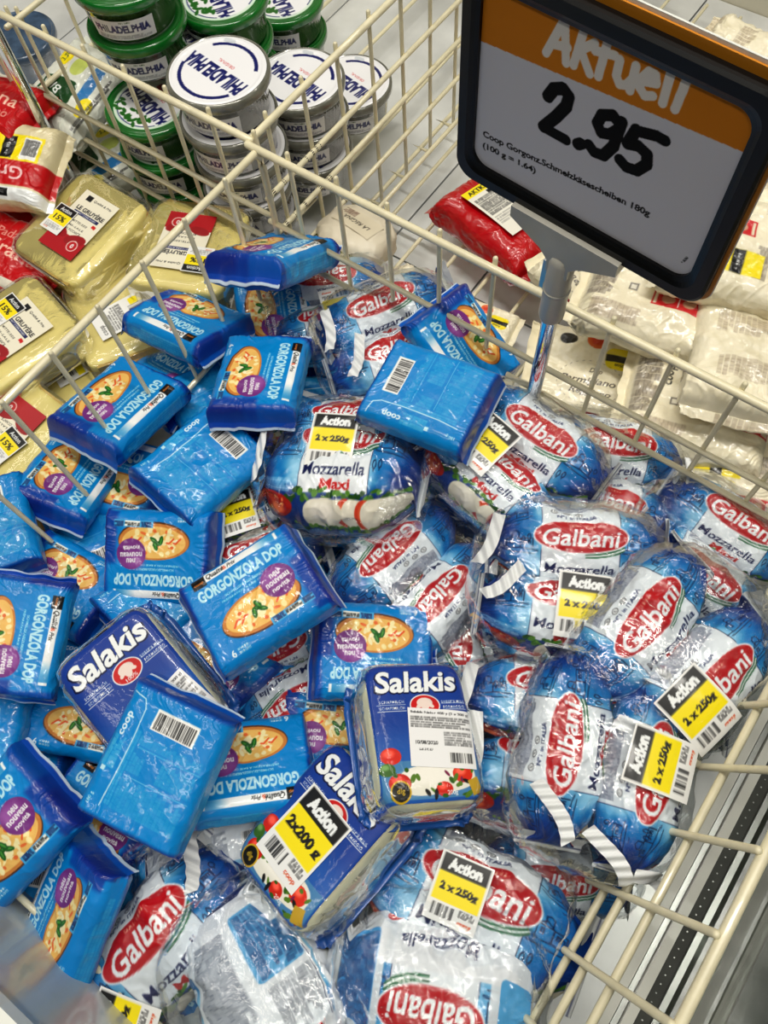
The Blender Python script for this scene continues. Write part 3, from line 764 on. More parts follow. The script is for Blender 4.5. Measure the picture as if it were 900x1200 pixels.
# deck panels: separate sheets with dark joints, running away from the viewer
xs = [-1.6, -1.32, -1.02, -.72, -.42, -.30, -.17, -.045, .035, .0985, .165]
for i in range(len(xs) - 1):
    ys = [-.24, .52, 1.12] if i > 3 else [-.24, 1.12]
    for j in range(len(ys) - 1):
        o = obj('deck_panel', poly_mesh('deck_panel', *box_vf(xs[i] + .0012, xs[i + 1] - .0012, ys[j] + .0012, ys[j + 1] - .0012, -.008, .0), m_deck if i > 7 or i < 6 else m_deck2), floor_o)
structure('trim_1', [box_vf(.165, .1745, -.30, 1.12, -.05, .006)], m_white)
structure('trim_2', [box_vf(.1755, .1800, -.30, 1.12, -.05, .004)], m_steel)
structure('trim_3', [box_vf(.1805, .1885, -.30, 1.12, -.05, .010)], m_white)
gk = structure('trim_4', [box_vf(.1890, .1990, -.30, 1.12, -.05, .006)], m_dark)
st = []
for k in range(180):
    y = -.28 + k * .0075
    st.append(box_vf(.1935, .1945, y, y + .001, .0058, .0066))
v, f = bm_join(st); o = obj('gasket_dimple', poly_mesh('gasket_dimple', v, f, m_steel), gk); o['kind'] = 'stuff'
structure('trim_5', [box_vf(.1990, .2040, -.30, 1.12, -.05, .012)], m_steel)
gl = structure('window_1', [box_vf(.2060, .2110, -.34, 1.12, -.05, .46)], clear_mat('side_glass', (.66, .70, .66), .22, .02, 3, .05, .001, .05))
structure('trim_6', [box_vf(.2045, .2125, -.34, 1.12, .46, .475)], m_steel)
wb = structure('wall_back', [box_vf(-1.6, .30, 1.12, 1.16, -.05, .62)], m_beige)
structure('wall_left', [box_vf(-1.64, -1.6, -.24, 1.16, -.05, .4)], m_beige)
cl = obj('rail_clip', poly_mesh('rail_clip', *box_vf(-.385, -.345, 1.095, 1.12, .075, .10), m_frostw), wb)
structure('ground', [box_vf(-4, 4, -4, 4, -.86, -.8)], m_floor)
structure('wall_right', [box_vf(.50, .56, -1.2, 1.4, -.8, -.02)], plain('dull_green_grey_plinth', (.58, .60, .53), .4, .1, .2, 10, .1, .001, .2, 4))
# frosted plastic front divider with a thick lip
structure('wall_front', [box_vf(-1.6, .10, -.2040, -.1990, .0, .238)], m_frost)
structure('trim_7', [box_vf(-1.6, .10, -.209, -.192, .238, .252)], m_frostw)
structure('trim_8', [box_vf(-1.6, .10, -.34, -.211, .18, .20)], m_beige)
structure('trim_9', [box_vf(-1.6, .10, -.1985, -.155, .0, .052)], m_frost)

# ---------------------------------------------------------------- wire baskets
ZR = (.260, .1755, .1380, .1070)
def bar(parent, p0, p1, r=.0031, name='rail', mid=None):
    pts = [p0] + (mid or []) + [p1]
    v, f = tube_vf(pts, r, 10); return obj(name, poly_mesh(name, v, f, m_wire, True), parent)
rw = .0021
def wire(parent, pts, r=rw):
    v, f = tube_vf(pts, r, 8)
    return obj('wire', poly_mesh('wire', v, f, m_wire, True), parent)
bk = empty('wire_basket', 'cream wire basket holding the blue packs and mozzarella', 'basket')
for z in ZR: bar(bk, (-.435 if z == ZR[0] else -.430, .37, z), (.40, .37, z), .0033 if z == ZR[0] else .0026)
for k in range(17):
    x = -.395 + .05 * k
    wire(bk, [(x, .3745, .2665), (x, .3745, .036), (x + 0, .366, .027), (x, .34, .0265)])
# left side of the basket and its corner post
bar(bk, (-.425, -.19, .260), (-.425, .366, .258), .0033)
bar(bk, (-.425, .366, .258), (-.423, .366, .03), .0030, 'corner_post', [(-.425, .371, .250), (-.4245, .372, .24)])
bar(bk, (-.418, .20, ZR[3]), (-.418, .36, ZR[3]), .0026)
for k in range(11):
    y = .325 - .05 * k
    wire(bk, [(-.4205, y, .2665), (-.4205, y, .036), (-.413, y, .027), (-.39, y, .0265)])
# right side leans outwards
def rx(z): return .144 - .234 * (.26 - z)
bar(bk, (rx(.26), -.19, .26), (rx(.26), .364, .26), .0036)
for z in (.1800, .1370, .1080): bar(bk, (rx(z), -.19, z), (rx(z), .364, z), .0030)
for k in range(11):
    y = .310 - .05 * k + .0005
    wire(bk, [(rx(.262) - .0045, y, .262), (rx(.035) - .0045, y, .035), (rx(.03) - .012, y, .0275), (rx(.03) - .03, y, .0265)], .0026)
# floor of the basket
for x in (.088, .060, -.02, -.10, -.18, -.26, -.34, -.40): bar(bk, (x, -.19, .0235), (x, .366, .0235), .0028)
for y in (.34, .12, -.10): bar(bk, (-.415, y, .0185), (.10, y, .0185), .0024)
bar(bk, (-.42, -.1925, .10), (.10, -.1925, .10), .0026)

bs2 = empty('wire_basket', 'cream wire basket with the tubs, its worn side rails chipped', 'basket')
for z, r in ((.256, .0033), (.187, .0028), (.141, .0028), (.095, .0026)): bar(bs2, (-.44, .382, z), (-.44, 1.08, z), r, mid=None)
bar(bs2, (-.44, .384, .256), (-.44, .384, .03), .0028, 'corner_post')
for k in range(14):
    y = .405 + .05 * k
    wire(bs2, [(-.4440, y, .262), (-.4440, y, .03), (-.45, y, .026), (-.47, y, .026)])
for z in ZR: bar(bs2, (-.752, .375, z), (-.436, .375, z), .0033 if z == ZR[0] else .0026)
for k in range(7):
    x = -.735 + .05 * k
    wire(bs2, [(x, .3795, .266), (x, .3795, .03), (x, .386, .026), (x, .41, .026)])
for z in (.24, .17, .12): bar(bs2, (-.752, .38, z), (-.752, 1.08, z), .0029)
for k in range(12): wire(bs2, [(-.756, .40 + .055 * k, .246), (-.756, .40 + .055 * k, .03), (-.75, .40 + .055 * k, .026)])
for x in (-.72, -.62, -.52, -.46): bar(bs2, (x, .39, .0235), (x, 1.08, .0235), .0026)

rnd = random.Random(12)
chip_m = plain('bare_rusty_chip', (.22, .19, .15), .7)
for z, yc in ((.187, .455), (.141, .462), (.095, .475), (.141, .41), (.187, .40)):
    for k in range(4):
        y = yc + rnd.uniform(-.016, .016); v, f = tube_vf([(-.44, y, z), (-.44, y + rnd.uniform(.0008, .003), z)], .00288, 8, False)
        obj('paint_chip', poly_mesh('paint_chip', v, f, chip_m), bs2)
bs3 = empty('wire_basket', 'cream wire basket floor under the bags of grated cheese', 'basket')
for x in [-.425 + .047 * k for k in range(12)]: wire(bs3, [(x, .40, .0275), (x, 1.06, .0275)], .0024)
for y in (.43, .55, .70, .86, 1.02): bar(bs3, (-.43, y, .0225), (.13, y, .0225), .0026)
bar(bs3, (-.40, .385, .09), (.13, .385, .09), .0026); bar(bs3, (-.425, .39, .06), (-.425, 1.06, .06), .0026)

bs4 = empty('wire_basket', 'cream wire basket on the left holding cheese wedges', 'basket')
for x in [-1.2 + .06 * k for k in range(13)]: wire(bs4, [(x, -.19, .0265), (x, .36, .0265)], .0024)
for y in (.34, .10, -.14): bar(bs4, (-1.21, y, .0215), (-.435, y, .0215), .0026)
for z in (.24, .12): bar(bs4, (-1.21, .365, z), (-.756, .365, z), .0028)
for k in range(9): wire(bs4, [(-1.19 + .052 * k, .368, .245), (-1.19 + .052 * k, .368, .03)])

# ---------------------------------------------------------------- chrome poles and price sign
PX, PY = -.1333, .3525
sg = empty('price_sign', 'black framed price sign reading Aktuell 2.95 on a chrome pole', 'price sign', None, Matrix.Translation((PX, PY, 0)) @ Matrix.Rotation(math.radians(-5), 4, 'Z'))
def rr_pts(x0, x1, z0, z1, r, n=8):
    out = []
    for cx, cz, a0 in ((x1 - r, z1 - r, 0), (x0 + r, z1 - r, 90), (x0 + r, z0 + r, 180), (x1 - r, z0 + r, 270)):
        for k in range(n + 1): a = math.radians(a0 + 90 * k / n); out.append((cx + r * math.cos(a), cz + r * math.sin(a)))
    return out
def ring_mesh(name, outer, inner, y0, y1, mat, bev=.0015):
    n = len(outer); L = []
    def lerp(a, b, t): return (a[0] * (1 - t) + b[0] * t, a[1] * (1 - t) + b[1] * t)
    rings = [(outer, None, 0, y1), (outer, None, 0, y0 + bev), (outer, inner, .12, y0), (outer, inner, .62, y0), (outer, inner, .80, y0 + bev * .9), (inner, None, 0, y0 + bev * 1.6), (inner, None, 0, y1)]
    v = []
    for a, b, t, y in rings: v += [((p if b is None else lerp(p, b[i], t))[0], y, (p if b is None else lerp(p, b[i], t))[1]) for i, p in enumerate(a)]
    f = []
    for k in range(len(rings)):
        k2 = (k + 1) % len(rings)
        for i in range(n): f.append((k * n + i, k * n + (i + 1) % n, k2 * n + (i + 1) % n, k2 * n + i))
    return poly_mesh(name, v, f, mat)
outer = rr_pts(-.0885, .0925, .351, .4915, .013); inner = rr_pts(-.0770, .0800, .3640, .4780, .011)
obj('sign_frame', ring_mesh('sign_frame', outer, inner, -.0045, .0025, m_black), sg)
def slab_xz(name, pts, y0, y1, mat):
    n = len(pts); v = [(x, y0, z) for x, z in pts] + [(x, y1, z) for x, z in pts]
    return poly_mesh(name, v, [tuple(range(n))[::-1], tuple(range(n, 2 * n))] + [(i, (i + 1) % n, n + (i + 1) % n, n + i) for i in range(n)], mat)
obj('back_card', slab_xz('back_card', rr_pts(-.089, .0945, .350, .4965, .010), .0030, .0042, m_orange), sg)['label'] = 'orange card behind the frame'
obj('back_sleeve', slab_xz('back_sleeve', rr_pts(-.0895, .0950, .3495, .4985, .010), .0044, .0056, m_frostw), sg)
def art_sign():
    A = Art(160, 120, .25, (.86, .855, .885)); Y = A.Y; X = A.X
    A.blend(Y > 30 + .07 * X, (.84, .52, .11))
    W_ = (.93, .91, .88)
    def st(pts, w, c): A.line([(x, y + .07 * x) for x, y in pts], w, c)
    # Aktuell in brush capitals, cut by the frame
    o = 37.5
    for pts in ([(-38, o + 1), (-30, o + 22)], [(-30, o + 22), (-25.5, o + 0)], [(-35.5, o + 7), (-26, o + 8.5)],
                [(-21, o + .5), (-18.6, o + 20)], [(-19.6, o + 9), (-11.5, o + 16)], [(-18, o + 9.5), (-11, o - .5)],
                [(-6, o + 0), (-4.8, o + 19)], [(-10.5, o + 12.5), (.5, o + 14)], [(3.5, o + 13), (3.8, o + 4), (6.4, o + .5), (10, o + 1.5), (12, o + 5)], [(12.6, o + 13), (12.6, o - .5)],
                [(17.6, o + 7), (25, o + 8.5), (23.5, o + 12.5), (20, o + 13), (17, o + 8), (17.4, o + 3), (21, o + 0), (25, o + 1.6)],
                [(31, o + 0), (30.6, o + 21)], [(38, o - .5), (39.5, o + 21)]):
        st(pts, 5.0, W_)
    K = (.05, .04, .04)
    b = -7.5
    st([(-33, b + 22), (-30, b + 28), (-24.5, b + 30.5), (-20.4, b + 27.5), (-20.8, b + 21), (-26, b + 12), (-33, b + 2.2)], 7.4, K); st([(-33, b + 2.2), (-17.5, b + .6)], 6.8, K)
    st([(-9.6, b + 1.2), (-7.8, b + 2.6)], 7.4, K)
    st([(12, b + 24), (7, b + 27.5), (.8, b + 25), (-.8, b + 19), (2.6, b + 14.6), (8, b + 16), (12, b + 21), (12.8, b + 26)], 6.8, K); st([(12.6, b + 25), (11.5, b + 10), (7, b + 1.4), (1, b + 1), (-2.8, b + 4)], 7.0, K)
    st([(21.5, b + 24.5), (33, b + 26.5), (38, b + 26)], 6.6, K); st([(21.5, b + 25), (18.8, b + 15), (25, b + 16.5), (31, b + 14), (32.5, b + 8), (28, b + 1.5), (21.5, b + .8), (17, b + 3.5)], 7.0, K)
    A.text('Coop Gorgonz.Schmelzkäsescheiben 180g', -15.5, -30.5, 5.8, (.09, .08, .08), w=117, bold=.03, rot=3.6)
    A.text('(100 g = 1.64)', -53.5, -41.2, 5.6, (.09, .08, .08), w=40, bold=.03, rot=3.6)
    A.text('* 0000', 71, -44, 1.8, (.1, .1, .1), rot=75, bold=.02)
    return A
me = patch_mesh('price_card', art_sign(), print_mat('matte_price_card', .75, 0, .15, 60, .05, .0004), lambda x, y: 0 * x, step=.00045, off=0)
me.transform(Matrix.Translation((.0025, .0002, .4205)) @ Matrix.Rotation(math.pi / 2, 4, 'X'))
obj('price_card', me, sg)
# grey T bracket
T_ = [(-.040, .3545), (-.040, .346), (-.015, .3335), (-.0085, .327), (-.0085, .318), (.0085, .318), (.0085, .327), (.015, .3335), (.040, .345), (.040, .3545)]
obj('bracket', slab_xz('bracket', T_, -.0085, .0050, m_greyp), sg)
v, f = tube_vf([(0, -.002, .327), (0, -.002, .272)], .0092, 20); obj('clamp_sleeve', poly_mesh('clamp_sleeve', v, f, m_greyp, True), sg)
v, f = tube_vf([(0, -.002, .300), (0, -.002, .298)], .0098, 20, False); obj('sleeve_ring', poly_mesh('sleeve_ring', v, f, m_greyp, True), sg)
obj('clamp_plate', poly_mesh('clamp_plate', *box_vf(-.016, -.010, .002, .012, .285, .312), m_steel), sg)
v, f = tube_vf([(0, -.002, .285), (0, -.002, .03)], .0058, 20); obj('pole', poly_mesh('pole', v, f, m_chrome, True), sg)['label'] = 'chrome pole'
v, f = tube_vf([(-.722, .352, .60), (-.722, .352, .03)], .0060, 20)
tag(obj('chrome_pole', poly_mesh('chrome_pole', v, f, m_chrome, True)), 'bare chrome pole standing in the corner by the red and white packs', 'pole')

# ---------------------------------------------------------------- blue cheese slice packs
AG, AB = art_gorgonzola(), art_gorgonzola_back()
gm = [flow_pack('film_wrapper', AG, 95, 76, 27, 4.5, m_print, 1, .5, 56, bendA=-7, bendB=-9, dark_fin=(.03, .36, .73)),
      flow_pack('film_wrapper', AG, 95, 76, 27, 4.5, m_print, 2, .5, 56, bendA=3, bendB=-9, wr=.62, dark_fin=(.05, .30, .70)),
      flow_pack('film_wrapper', AG, 95, 76, 27, 4.5, m_print, 3, .5, 56, bendA=-10, bendB=-3, wr=.75, dark_fin=(.03, .38, .75))]
gb = [flow_pack('film_wrapper', AB, 95, 76, 27, 4.5, m_print, 4, .5, 56, bendA=-8, bendB=-7, wr=.5, dark_fin=(.03, .34, .70)),
      flow_pack('film_wrapper', AB, 95, 76, 27, 4.5, m_print, 5, .5, 56, bendA=-9, bendB=-10, wr=.95, puff=2.5, dark_fin=(.03, .34, .70))]
GP = [ # mesh, px, py, z, angle, nx, ny, scale, label
 (gm[1], 321, 306, .178, 160, -.34, .50, 1.0, 'blue cheese slice pack topmost in the far basket corner, tipped away'),
 (gm[0], 221, 382, .125, -156, -.12, .40, .98, 'blue cheese slice pack lying by the left rail above the cheese wedges, text upside down'),
 (gm[2], 322, 368, .100, 82, .20, -.10, .92, 'blue cheese slice pack standing partly under the topmost corner pack'),
 (gm[1], 306, 447, .150, 105, -.15, .16, .95, 'blue cheese slice pack with sideways text left of the seamed mozzarella pack'),
 (gm[0], 141, 480, .135, 138, -.10, .24, 1.0, 'blue cheese slice pack with plate picture nearest the left rail wedges'),
 (gm[1], 84, 562, .098, 127, .14, .38, .92, 'blue cheese slice pack with a glossy streak, half under its rail-side neighbour'),
 (gb[1], 238, 548, .130, -40, .10, .10, .98, 'wrinkled blue pack lying on its front, left of the Maxi mozzarella'),
 (gb[1], -10, 622, .120, -103, .10, .05, .92, 'blue pack cut by the left picture edge showing a small number six'),
 (gm[1], 20, 746, .150, 102, .24, -.07, .93, 'blue cheese slice pack at the left edge with text running downwards'),
 (gm[2], 78, 688, .088, -152, .0, .05, .92, 'blue cheese slice pack mostly hidden, plate picture peeking above the left edge pack'),
 (gm[2], 190, 652, .112, -177, .12, -.40, .98, 'blue cheese slice pack upside down with a folded white edged flap at its left'),
 (gm[0], 303, 703, .172, -33, -.12, -.05, 1.0, 'blue cheese slice pack lying flat on top in the middle, fully readable front'),
 (gm[1], 437, 765, .122, -177, .22, .06, .95, 'blue cheese slice pack upside down right above the feta with the white data label'),
 (gb[0], 503, 468, .186, -160, -.08, -.08, .97, 'blue pack face down with barcode resting on the mozzarella bundles'),
 (gm[2], 541, 408, .150, -125, .50, .05, .92, 'blue cheese slice pack standing behind the barcoded pack by the rear rails'),
 (gb[0], 188, 897, .170, -65, -.01, -.17, 1.0, 'blue pack face down with large barcode lying on the white lettered feta'),
 (gm[0], 292, 902, .112, 172, -.12, .40, .98, 'blue cheese slice pack upside down tucked right of the big barcoded pack'),
 (gm[2], 396, 868, .080, -174, .10, -.20, .94, 'dark lying blue cheese slice pack between the two feta packs, purple disc visible'),
 (gm[1], 8, 972, .125, -46, .12, -.26, 1.0, 'blue cheese slice pack with large plate picture at the lower left edge'),
 (gm[0], 84, 1072, .105, -68, -.50, -.32, .98, 'blue cheese slice pack standing on edge at the frosted front panel'),
 (gb[1], -30, 885, .100, -80, .05, .05, .95, 'sliver of a blue pack at the left picture edge between two front-facing packs'),
 (gb[1], 190, 700, .092, -40, .05, .1, .95, 'blue pack buried between the upside down pack and the middle top pack'),
 (gm[1], 250, 775, .085, 48, .05, .05, .95, 'blue cheese slice pack under the middle top pack with its black square showing'),
 (gm[2], 105, 835, .075, 12, .05, .0, .95, 'blue pack under the left edge pack and feta, dark flap showing'),
 (gm[2], 190, 450, .078, 30, -.1, .1, .95, 'navy flap of a blue pack under two packs beside the left rail'),
 (gb[1], 300, 825, .070, 15, .0, .0, .95, 'blue pack deep below between feta and middle top pack'),
 (gm[0], 245, 625, .066, -30, .0, .0, .95, 'blue pack deep in the gap left of the middle top pack'),
 (gm[1], 395, 780, .060, 70, .0, .0, .95, 'blue pack at the bottom under the upside down pack in the centre'),
 (gb[1], 60, 800, .060, 10, .0, .0, .95, 'blue pack lowest below the left edge packs'),
 (gm[0], 120, 960, .060, 35, .0, .0, .95, 'blue pack lowest in the gap right of the plate picture at lower left'),
 (gm[1], 60, 640, .050, 85, .0, .0, .95, 'blue pack lowest under the left rail group'),
 (gm[0], 150, 565, .078, 15, .0, .0, 1.0, 'blue pack in the dark gap between the rail pack and the wrinkled pack'),
 (gb[0], 118, 625, .070, 70, .0, .0, 1.0, 'blue pack low behind the flap of the upside down pack'),
 (gb[1], 255, 480, .085, 60, .0, .0, 1.0, 'blue pack low under the sideways pack beside the mozzarella'),
 (gm[2], 340, 500, .075, 20, .0, .0, 1.0, 'blue pack low between sideways pack and Maxi mozzarella'),
]
rnd = random.Random(77)
for gx in range(7):
    for gy in range(6):
        X0, Y0 = -.385 + gx * .066 + rnd.uniform(-.01, .01), -.15 + gy * .088 + rnd.uniform(-.01, .01)
        if X0 > -.06 and Y0 < .10: continue
        GP.append((rnd.choice(gm + gb), X0, Y0, .044, rnd.uniform(0, 360), rnd.uniform(-.12, .12), rnd.uniform(-.12, .12), .95, 'blue pack in the bottom layer, almost buried by the heap'))
for me, px, py, z, a, nx, ny, s, lab in GP:
    if abs(px) < 1: mt = Matrix.Translation((px, py, z)) @ Matrix.Rotation(ny, 4, 'X') @ Matrix.Rotation(nx, 4, 'Y') @ Matrix.Rotation(math.radians(a), 4, 'Z')
    else: mt = frame(px, py, z, a, nx, ny)
    r = empty('cheese_slice_pack', lab, 'cheese pack', 'blue packs in the bottom layer' if abs(px) < 1 else 'blue packs of cheese slices heaped in the basket', srt(mt, s * (1.0 if abs(px) < 1 else 1.05)))
    put_pack(me, r)

# ---------------------------------------------------------------- mozzarella twin packs
AM = art_mozzarella()
KS = [dict(seed=1, foldA=118, foldB=60, wr=1.1), dict(seed=2, foldA=100, foldB=118, wr=1.3), dict(seed=3, foldA=124, foldB=95, wr=1.2)]
_bags = {}
def bag(var, roll):
    key = (var, roll)
    if key not in _bags: _bags[key] = bag_mesh('bag_film', AM, m_bagprint, roll=0, **KS[var])
    return _bags[key]
base_bags = [bag(i, 0) for i in range(3)]
AM = art_mozzarella(True); base_bags.append(bag_mesh('bag_film', AM, m_bagprint, **dict(seed=9, foldA=110, foldB=60, wr=1.6)))
shells = [shell_mesh('clear_wrap', FA, FB, FC, FN, m_clear, 5 + i, .0011) for i in range(2)]
AS = art_sticker(); AS2 = art_sticker('2x200 g')
_stk = {}
def sticker_mesh(A, zf, cx, cy, rot): return patch_mesh('price_sticker', A, m_paper, zf, cx, cy, rot, .0008, .0014)
MP = [ # px, py, z, angle, nx, ny, scale, (variant, roll) of the two bags, sticker (x, y, rot) or None, label
 (458, 398, .122, -20, -.05, -.05, 1.0, (0, 28), (1, 20), None, 'mozzarella twin pack with crumpled white seams behind the barcoded blue pack'),
 (405, 552, .130, 2, -.05, -.18, 1.04, (1, 0), (0, -24, 0, -.006, 1.02, 1.72, 1.15), (-.004, .014, -3), 'mozzarella twin pack with readable Maxi lettering and price sticker, left of centre'),
 (602, 545, .140, 38, .05, -.08, 1.02, (2, 26), (0, -20), (-.024, -.012, -4), 'mozzarella twin pack with tilted price sticker at the foot of the sign pole'),
 (706, 562, .105, 12, .10, .02, 1.0, (1, 30), (2, 25), None, 'mozzarella twin pack behind the sign pole pack, letters half hidden'),
 (668, 682, .140, 6, .05, -.10, 1.05, (2, 24), (1, -5), (.006, -.024, -2), 'mozzarella twin pack with upright price sticker right of centre'),
 (832, 650, .105, 35, .10, .05, 1.0, (0, 24), (1, 30), None, 'mozzarella twin pack farthest right against the rear rails'),
 (782, 765, .158, -50, .10, -.10, 1.05, (1, 24), (0, 32), (-.024, -.032, -4), 'mozzarella twin pack large at right with two red ovals and corner sticker'),
 (704, 890, .152, -80, .10, -.08, 1.02, (2, 18), (1, 26), (.006, -.031, -6), 'mozzarella twin pack at lower right over the empty wire floor'),
 (488, 682, .100, 135, .0, .0, 1.0, (0, 25), (2, 25), None, 'mozzarella twin pack below the Maxi pack, lettering upside down'),
 (560, 738, .078, 78, .0, -.1, .98, (1, 15), (0, 0), None, 'mozzarella twin pack wedged below centre with white side up'),
 (640, 872, .118, 6, .02, -.12, 1.06, (2, -10), (0, -38), None, 'mozzarella twin pack right of the feta with tomato picture at its lower edge'),
 (545, 1058, .088, 28, .0, -.1, 1.0, (1, -4, 0.004, 0, 1.35, 1.45, .98), None, (-.008, .008, 4), 'mozzarella twin pack with price sticker at the bottom centre below the feta'),
 (512, 1152, .092, 192, .0, -.1, 1.03, (3, 4, 0, 0, 1.05, 1.6, 1.05), None, None, 'mozzarella twin pack at the bottom edge, oval upside down'),
 (312, 1160, .092, 62, .0, -.1, 1.05, (3, 182, 0, 0, 1.0, 1.5, 1.05), None, None, 'mozzarella twin pack at the bottom edge showing white back with ingredients'),
 (190, 1108, .075, -50, -.1, -.08, 1.05, (1, 14, .006, .0, 1.12, 1.3, 1.1), None, (-.040, -.024, 25), 'mozzarella twin pack at the lower left edge with navy top and curled sticker'),
 (268, 1035, .066, -20, .0, .0, .95, (0, 160), (1, 165), None, 'mozzarella pack with crumpled silvery back under the face down blue pack'),
 (388, 362, .095, 170, .0, .0, .92, (0, 30), (1, 12), (-.01, .025, 5), 'mozzarella twin pack with yellow sticker upside down under the corner blue packs'),
 (335, 790, .070, 150, .0, .0, .92, (1, 10), (2, 0), None, 'mozzarella twin pack deep in the shadow below the middle blue pack'),
 (300, 632, .078, -18, .0, .0, .90, (2, 0), (0, 0), (-.008, .018, 0), 'mozzarella twin pack hidden but for its yellow sticker above the middle blue pack'),
 (520, 800, .060, 20, .0, .0, .92, (2, 0), (0, 0), None, 'mozzarella twin pack lowest below the centre of the heap'),
 (770, 800, .062, 10, .0, .0, .92, (0, 10), (1, 0), None, 'mozzarella twin pack lowest under the large right pack'),
 (650, 985, .060, 5, .0, .0, .90, (1, 30), (2, 30), None, 'mozzarella pack with white cheese roll picture under the lower right pack'),
 (660, 770, .060, 60, .0, .0, .90, (1, 0), (2, 0), None, 'mozzarella twin pack lowest under the upright sticker pack'),
 (420, 930, .058, 40, .0, .0, .90, (1, 0), (2, 0), None, 'mozzarella twin pack lowest under the tilted feta'),
]
def art_seam(l):
    A = Art(l, 9.5, .3, (.90, .91, .91))
    for yy in (-3.4, 3.4): A.line([(-l / 2, yy), (l / 2, yy)], .35, (.25, .32, .5))
    for xx in np.arange(-l / 2, l / 2, 1.5): A.line([(xx, -3), (xx, 3)], .4, (.875, .885, .89))
    return A
SEAMS = {0: ((-.052, .012, 78, 44), (-.036, -.026, 60, 40)), 1: ((-.068, .006, 84, 50),), 4: ((-.062, .020, 70, 40), (-.050, -.012, 40, 34)), 6: ((-.060, -.014, 100, 34),),
         7: ((-.040, .030, 40, 42), (-.058, -.010, 50, 44), (-.066, -.040, 80, 26)), 9: ((.04, .01, 80, 44),), 10: ((-.060, .030, 70, 40), (-.050, -.006, 86, 44)), 14: ((.062, .02, 60, 50),), 13: ((-.04, .05, 20, 44),), 3: ((.066, .0, 90, 46),)}
for i, (px, py, z, a, nx, ny, s, b0, b1, stk, lab) in enumerate(MP):
    r = empty('mozzarella_twin_pack', lab, 'mozzarella pack', 'mozzarella twin packs heaped in the basket', srt(frame(px, py, z, a, nx, ny), s))
    for k, bb in enumerate((b0, b1)):
        if bb is None: continue
        vr, roll = bb[:2]
        if len(bb) > 2 or (b1 is not None and len(b1) > 2):
            q = bb[2:] if len(bb) > 2 else (0, .036, .9, .9, .9)
            put_pack(base_bags[vr], r, Matrix.Translation((q[0], q[1], -.004 if len(bb) == 2 else 0)) @ Matrix.Diagonal((q[2], q[3], q[4], 1)) @ Matrix.Rotation(math.radians(roll), 4, 'X'), name='bag'); continue
        o = put_pack(base_bags[vr], r, Matrix.Translation((.002 * (-1) ** k, .0283 * (1 - 2 * k), 0)) @ Matrix.Rotation(math.radians(roll), 4, 'X') @ Matrix.Rotation(math.radians(3 - 6 * k), 4, 'Z'), name='bag')
    obj('clear_wrap', shells[i % 2], r)
    for (sx, sy, sr, sl) in SEAMS.get(i, ()):
        zs = lambda x, y: film_z(x, y) + .0012 + .0010 * np.sin(x * 900 + y * 300)
        obj('folded_seam', patch_mesh('folded_seam', art_seam(sl), m_paper, zs, sx, sy, sr, .0008, .0006, bend=.0035), r)['label'] = 'white crimped film seam folded over'
    if stk: obj('price_sticker', sticker_mesh(AS, film_z, *stk), r)['label'] = 'black, yellow and white price sticker'

# ---------------------------------------------------------------- sheep cheese packs
SA, SB, SCz, SN = .0400, .0540, .0225, 7.0
fz = lambda x, y: film_z(x, y, SA, SB, SCz, SN)
AF, AD = face_salakis(), art_data_label()
s_block = shell_mesh('cheese_block', SA, SB, SCz, SN, m_feta, 3, .0006, 70, 90)
s_film = shell_mesh('clear_wrap', SA + .004, SB + .004, SCz + .0022, 5.0, m_clear2, 8, .0008, 90, 120)
s_face = patch_mesh('printed_face', AF, m_print, fz, 0, 0, 0, .00045, .0022, .0765, .104)
s_under = patch_mesh('printed_back', AF, m_print, fz, 0, 0, 0, .002, .0016, .0765, .104); s_under.transform(Matrix.Rotation(math.pi, 4, 'Y'))
def rim_mesh():
    n = 160; v = []; f = []
    for k in range(n):
        t = 2 * math.pi * k / n; c, s = math.cos(t), math.sin(t); g = lambda q, p: math.copysign(abs(q) ** p, q)
        for j, (o, z) in enumerate(((.0005, 0), (.0060 + .0012 * math.sin(9 * t) + .0009 * math.sin(23 * t), .0012 * math.sin(13 * t)), (.0060, -.0008), (.0005, -.0012))):
            v.append(((SA + o) * g(c, 2 / 7), (SB + o) * g(s, 2 / 7), z - .019))
    for k in range(n):
        for j in range(4): f.append((k * 4 + j, k * 4 + (j + 1) % 4, ((k + 1) % n) * 4 + (j + 1) % 4, ((k + 1) % n) * 4 + j))
    return poly_mesh('sealed_rim', v, f, plain('blue_sealed_rim', (.14, .34, .66), .3, 0, .5, 60, .3, .001, .2, 30), True)
s_rim = rim_mesh()
for px, py, z, a, nx, ny, s, stk, dat, lab in (
    (172, 812, .138, -40, .20, -.12, 1.02, None, (4, -.030, 8), 'feta pack with large white name partly under the face down blue pack'),
    (486, 868, .150, -3, .12, .36, .95, None, (0, -.008, -6), 'feta pack with a white data label, top centre of the lower heap'),
    (385, 982, .118, 50, -.36, -.05, 1.02, (-.002, -.008, -2), None, 'feta pack with a large price sticker left of the data label pack')):
    r = empty('sheep_cheese_pack', lab, 'cheese pack', 'white sheep cheese packs in the heap', srt(frame(px, py, z, a, nx, ny), s))
    for m_ in (s_block, s_rim, s_face, s_under): obj(m_.name.split('.')[0], m_, r)
    zf2 = lambda x, y: film_z(x, y, SA + .004, SB + .004, SCz + .0022, 5.0)
    if stk: obj('price_sticker', patch_mesh('price_sticker', AS2, m_paper, zf2, stk[0], stk[1], stk[2], .0007, .0012, .046, .058), r)['label'] = 'black, yellow and white price sticker'
    if dat: obj('data_label', patch_mesh('data_label', AD, m_paper, fz, .012, dat[1], dat[2], .0006, .0030, .050, .044), r)['label'] = 'white data label with a barcode'
    obj('clear_wrap', s_film, r)

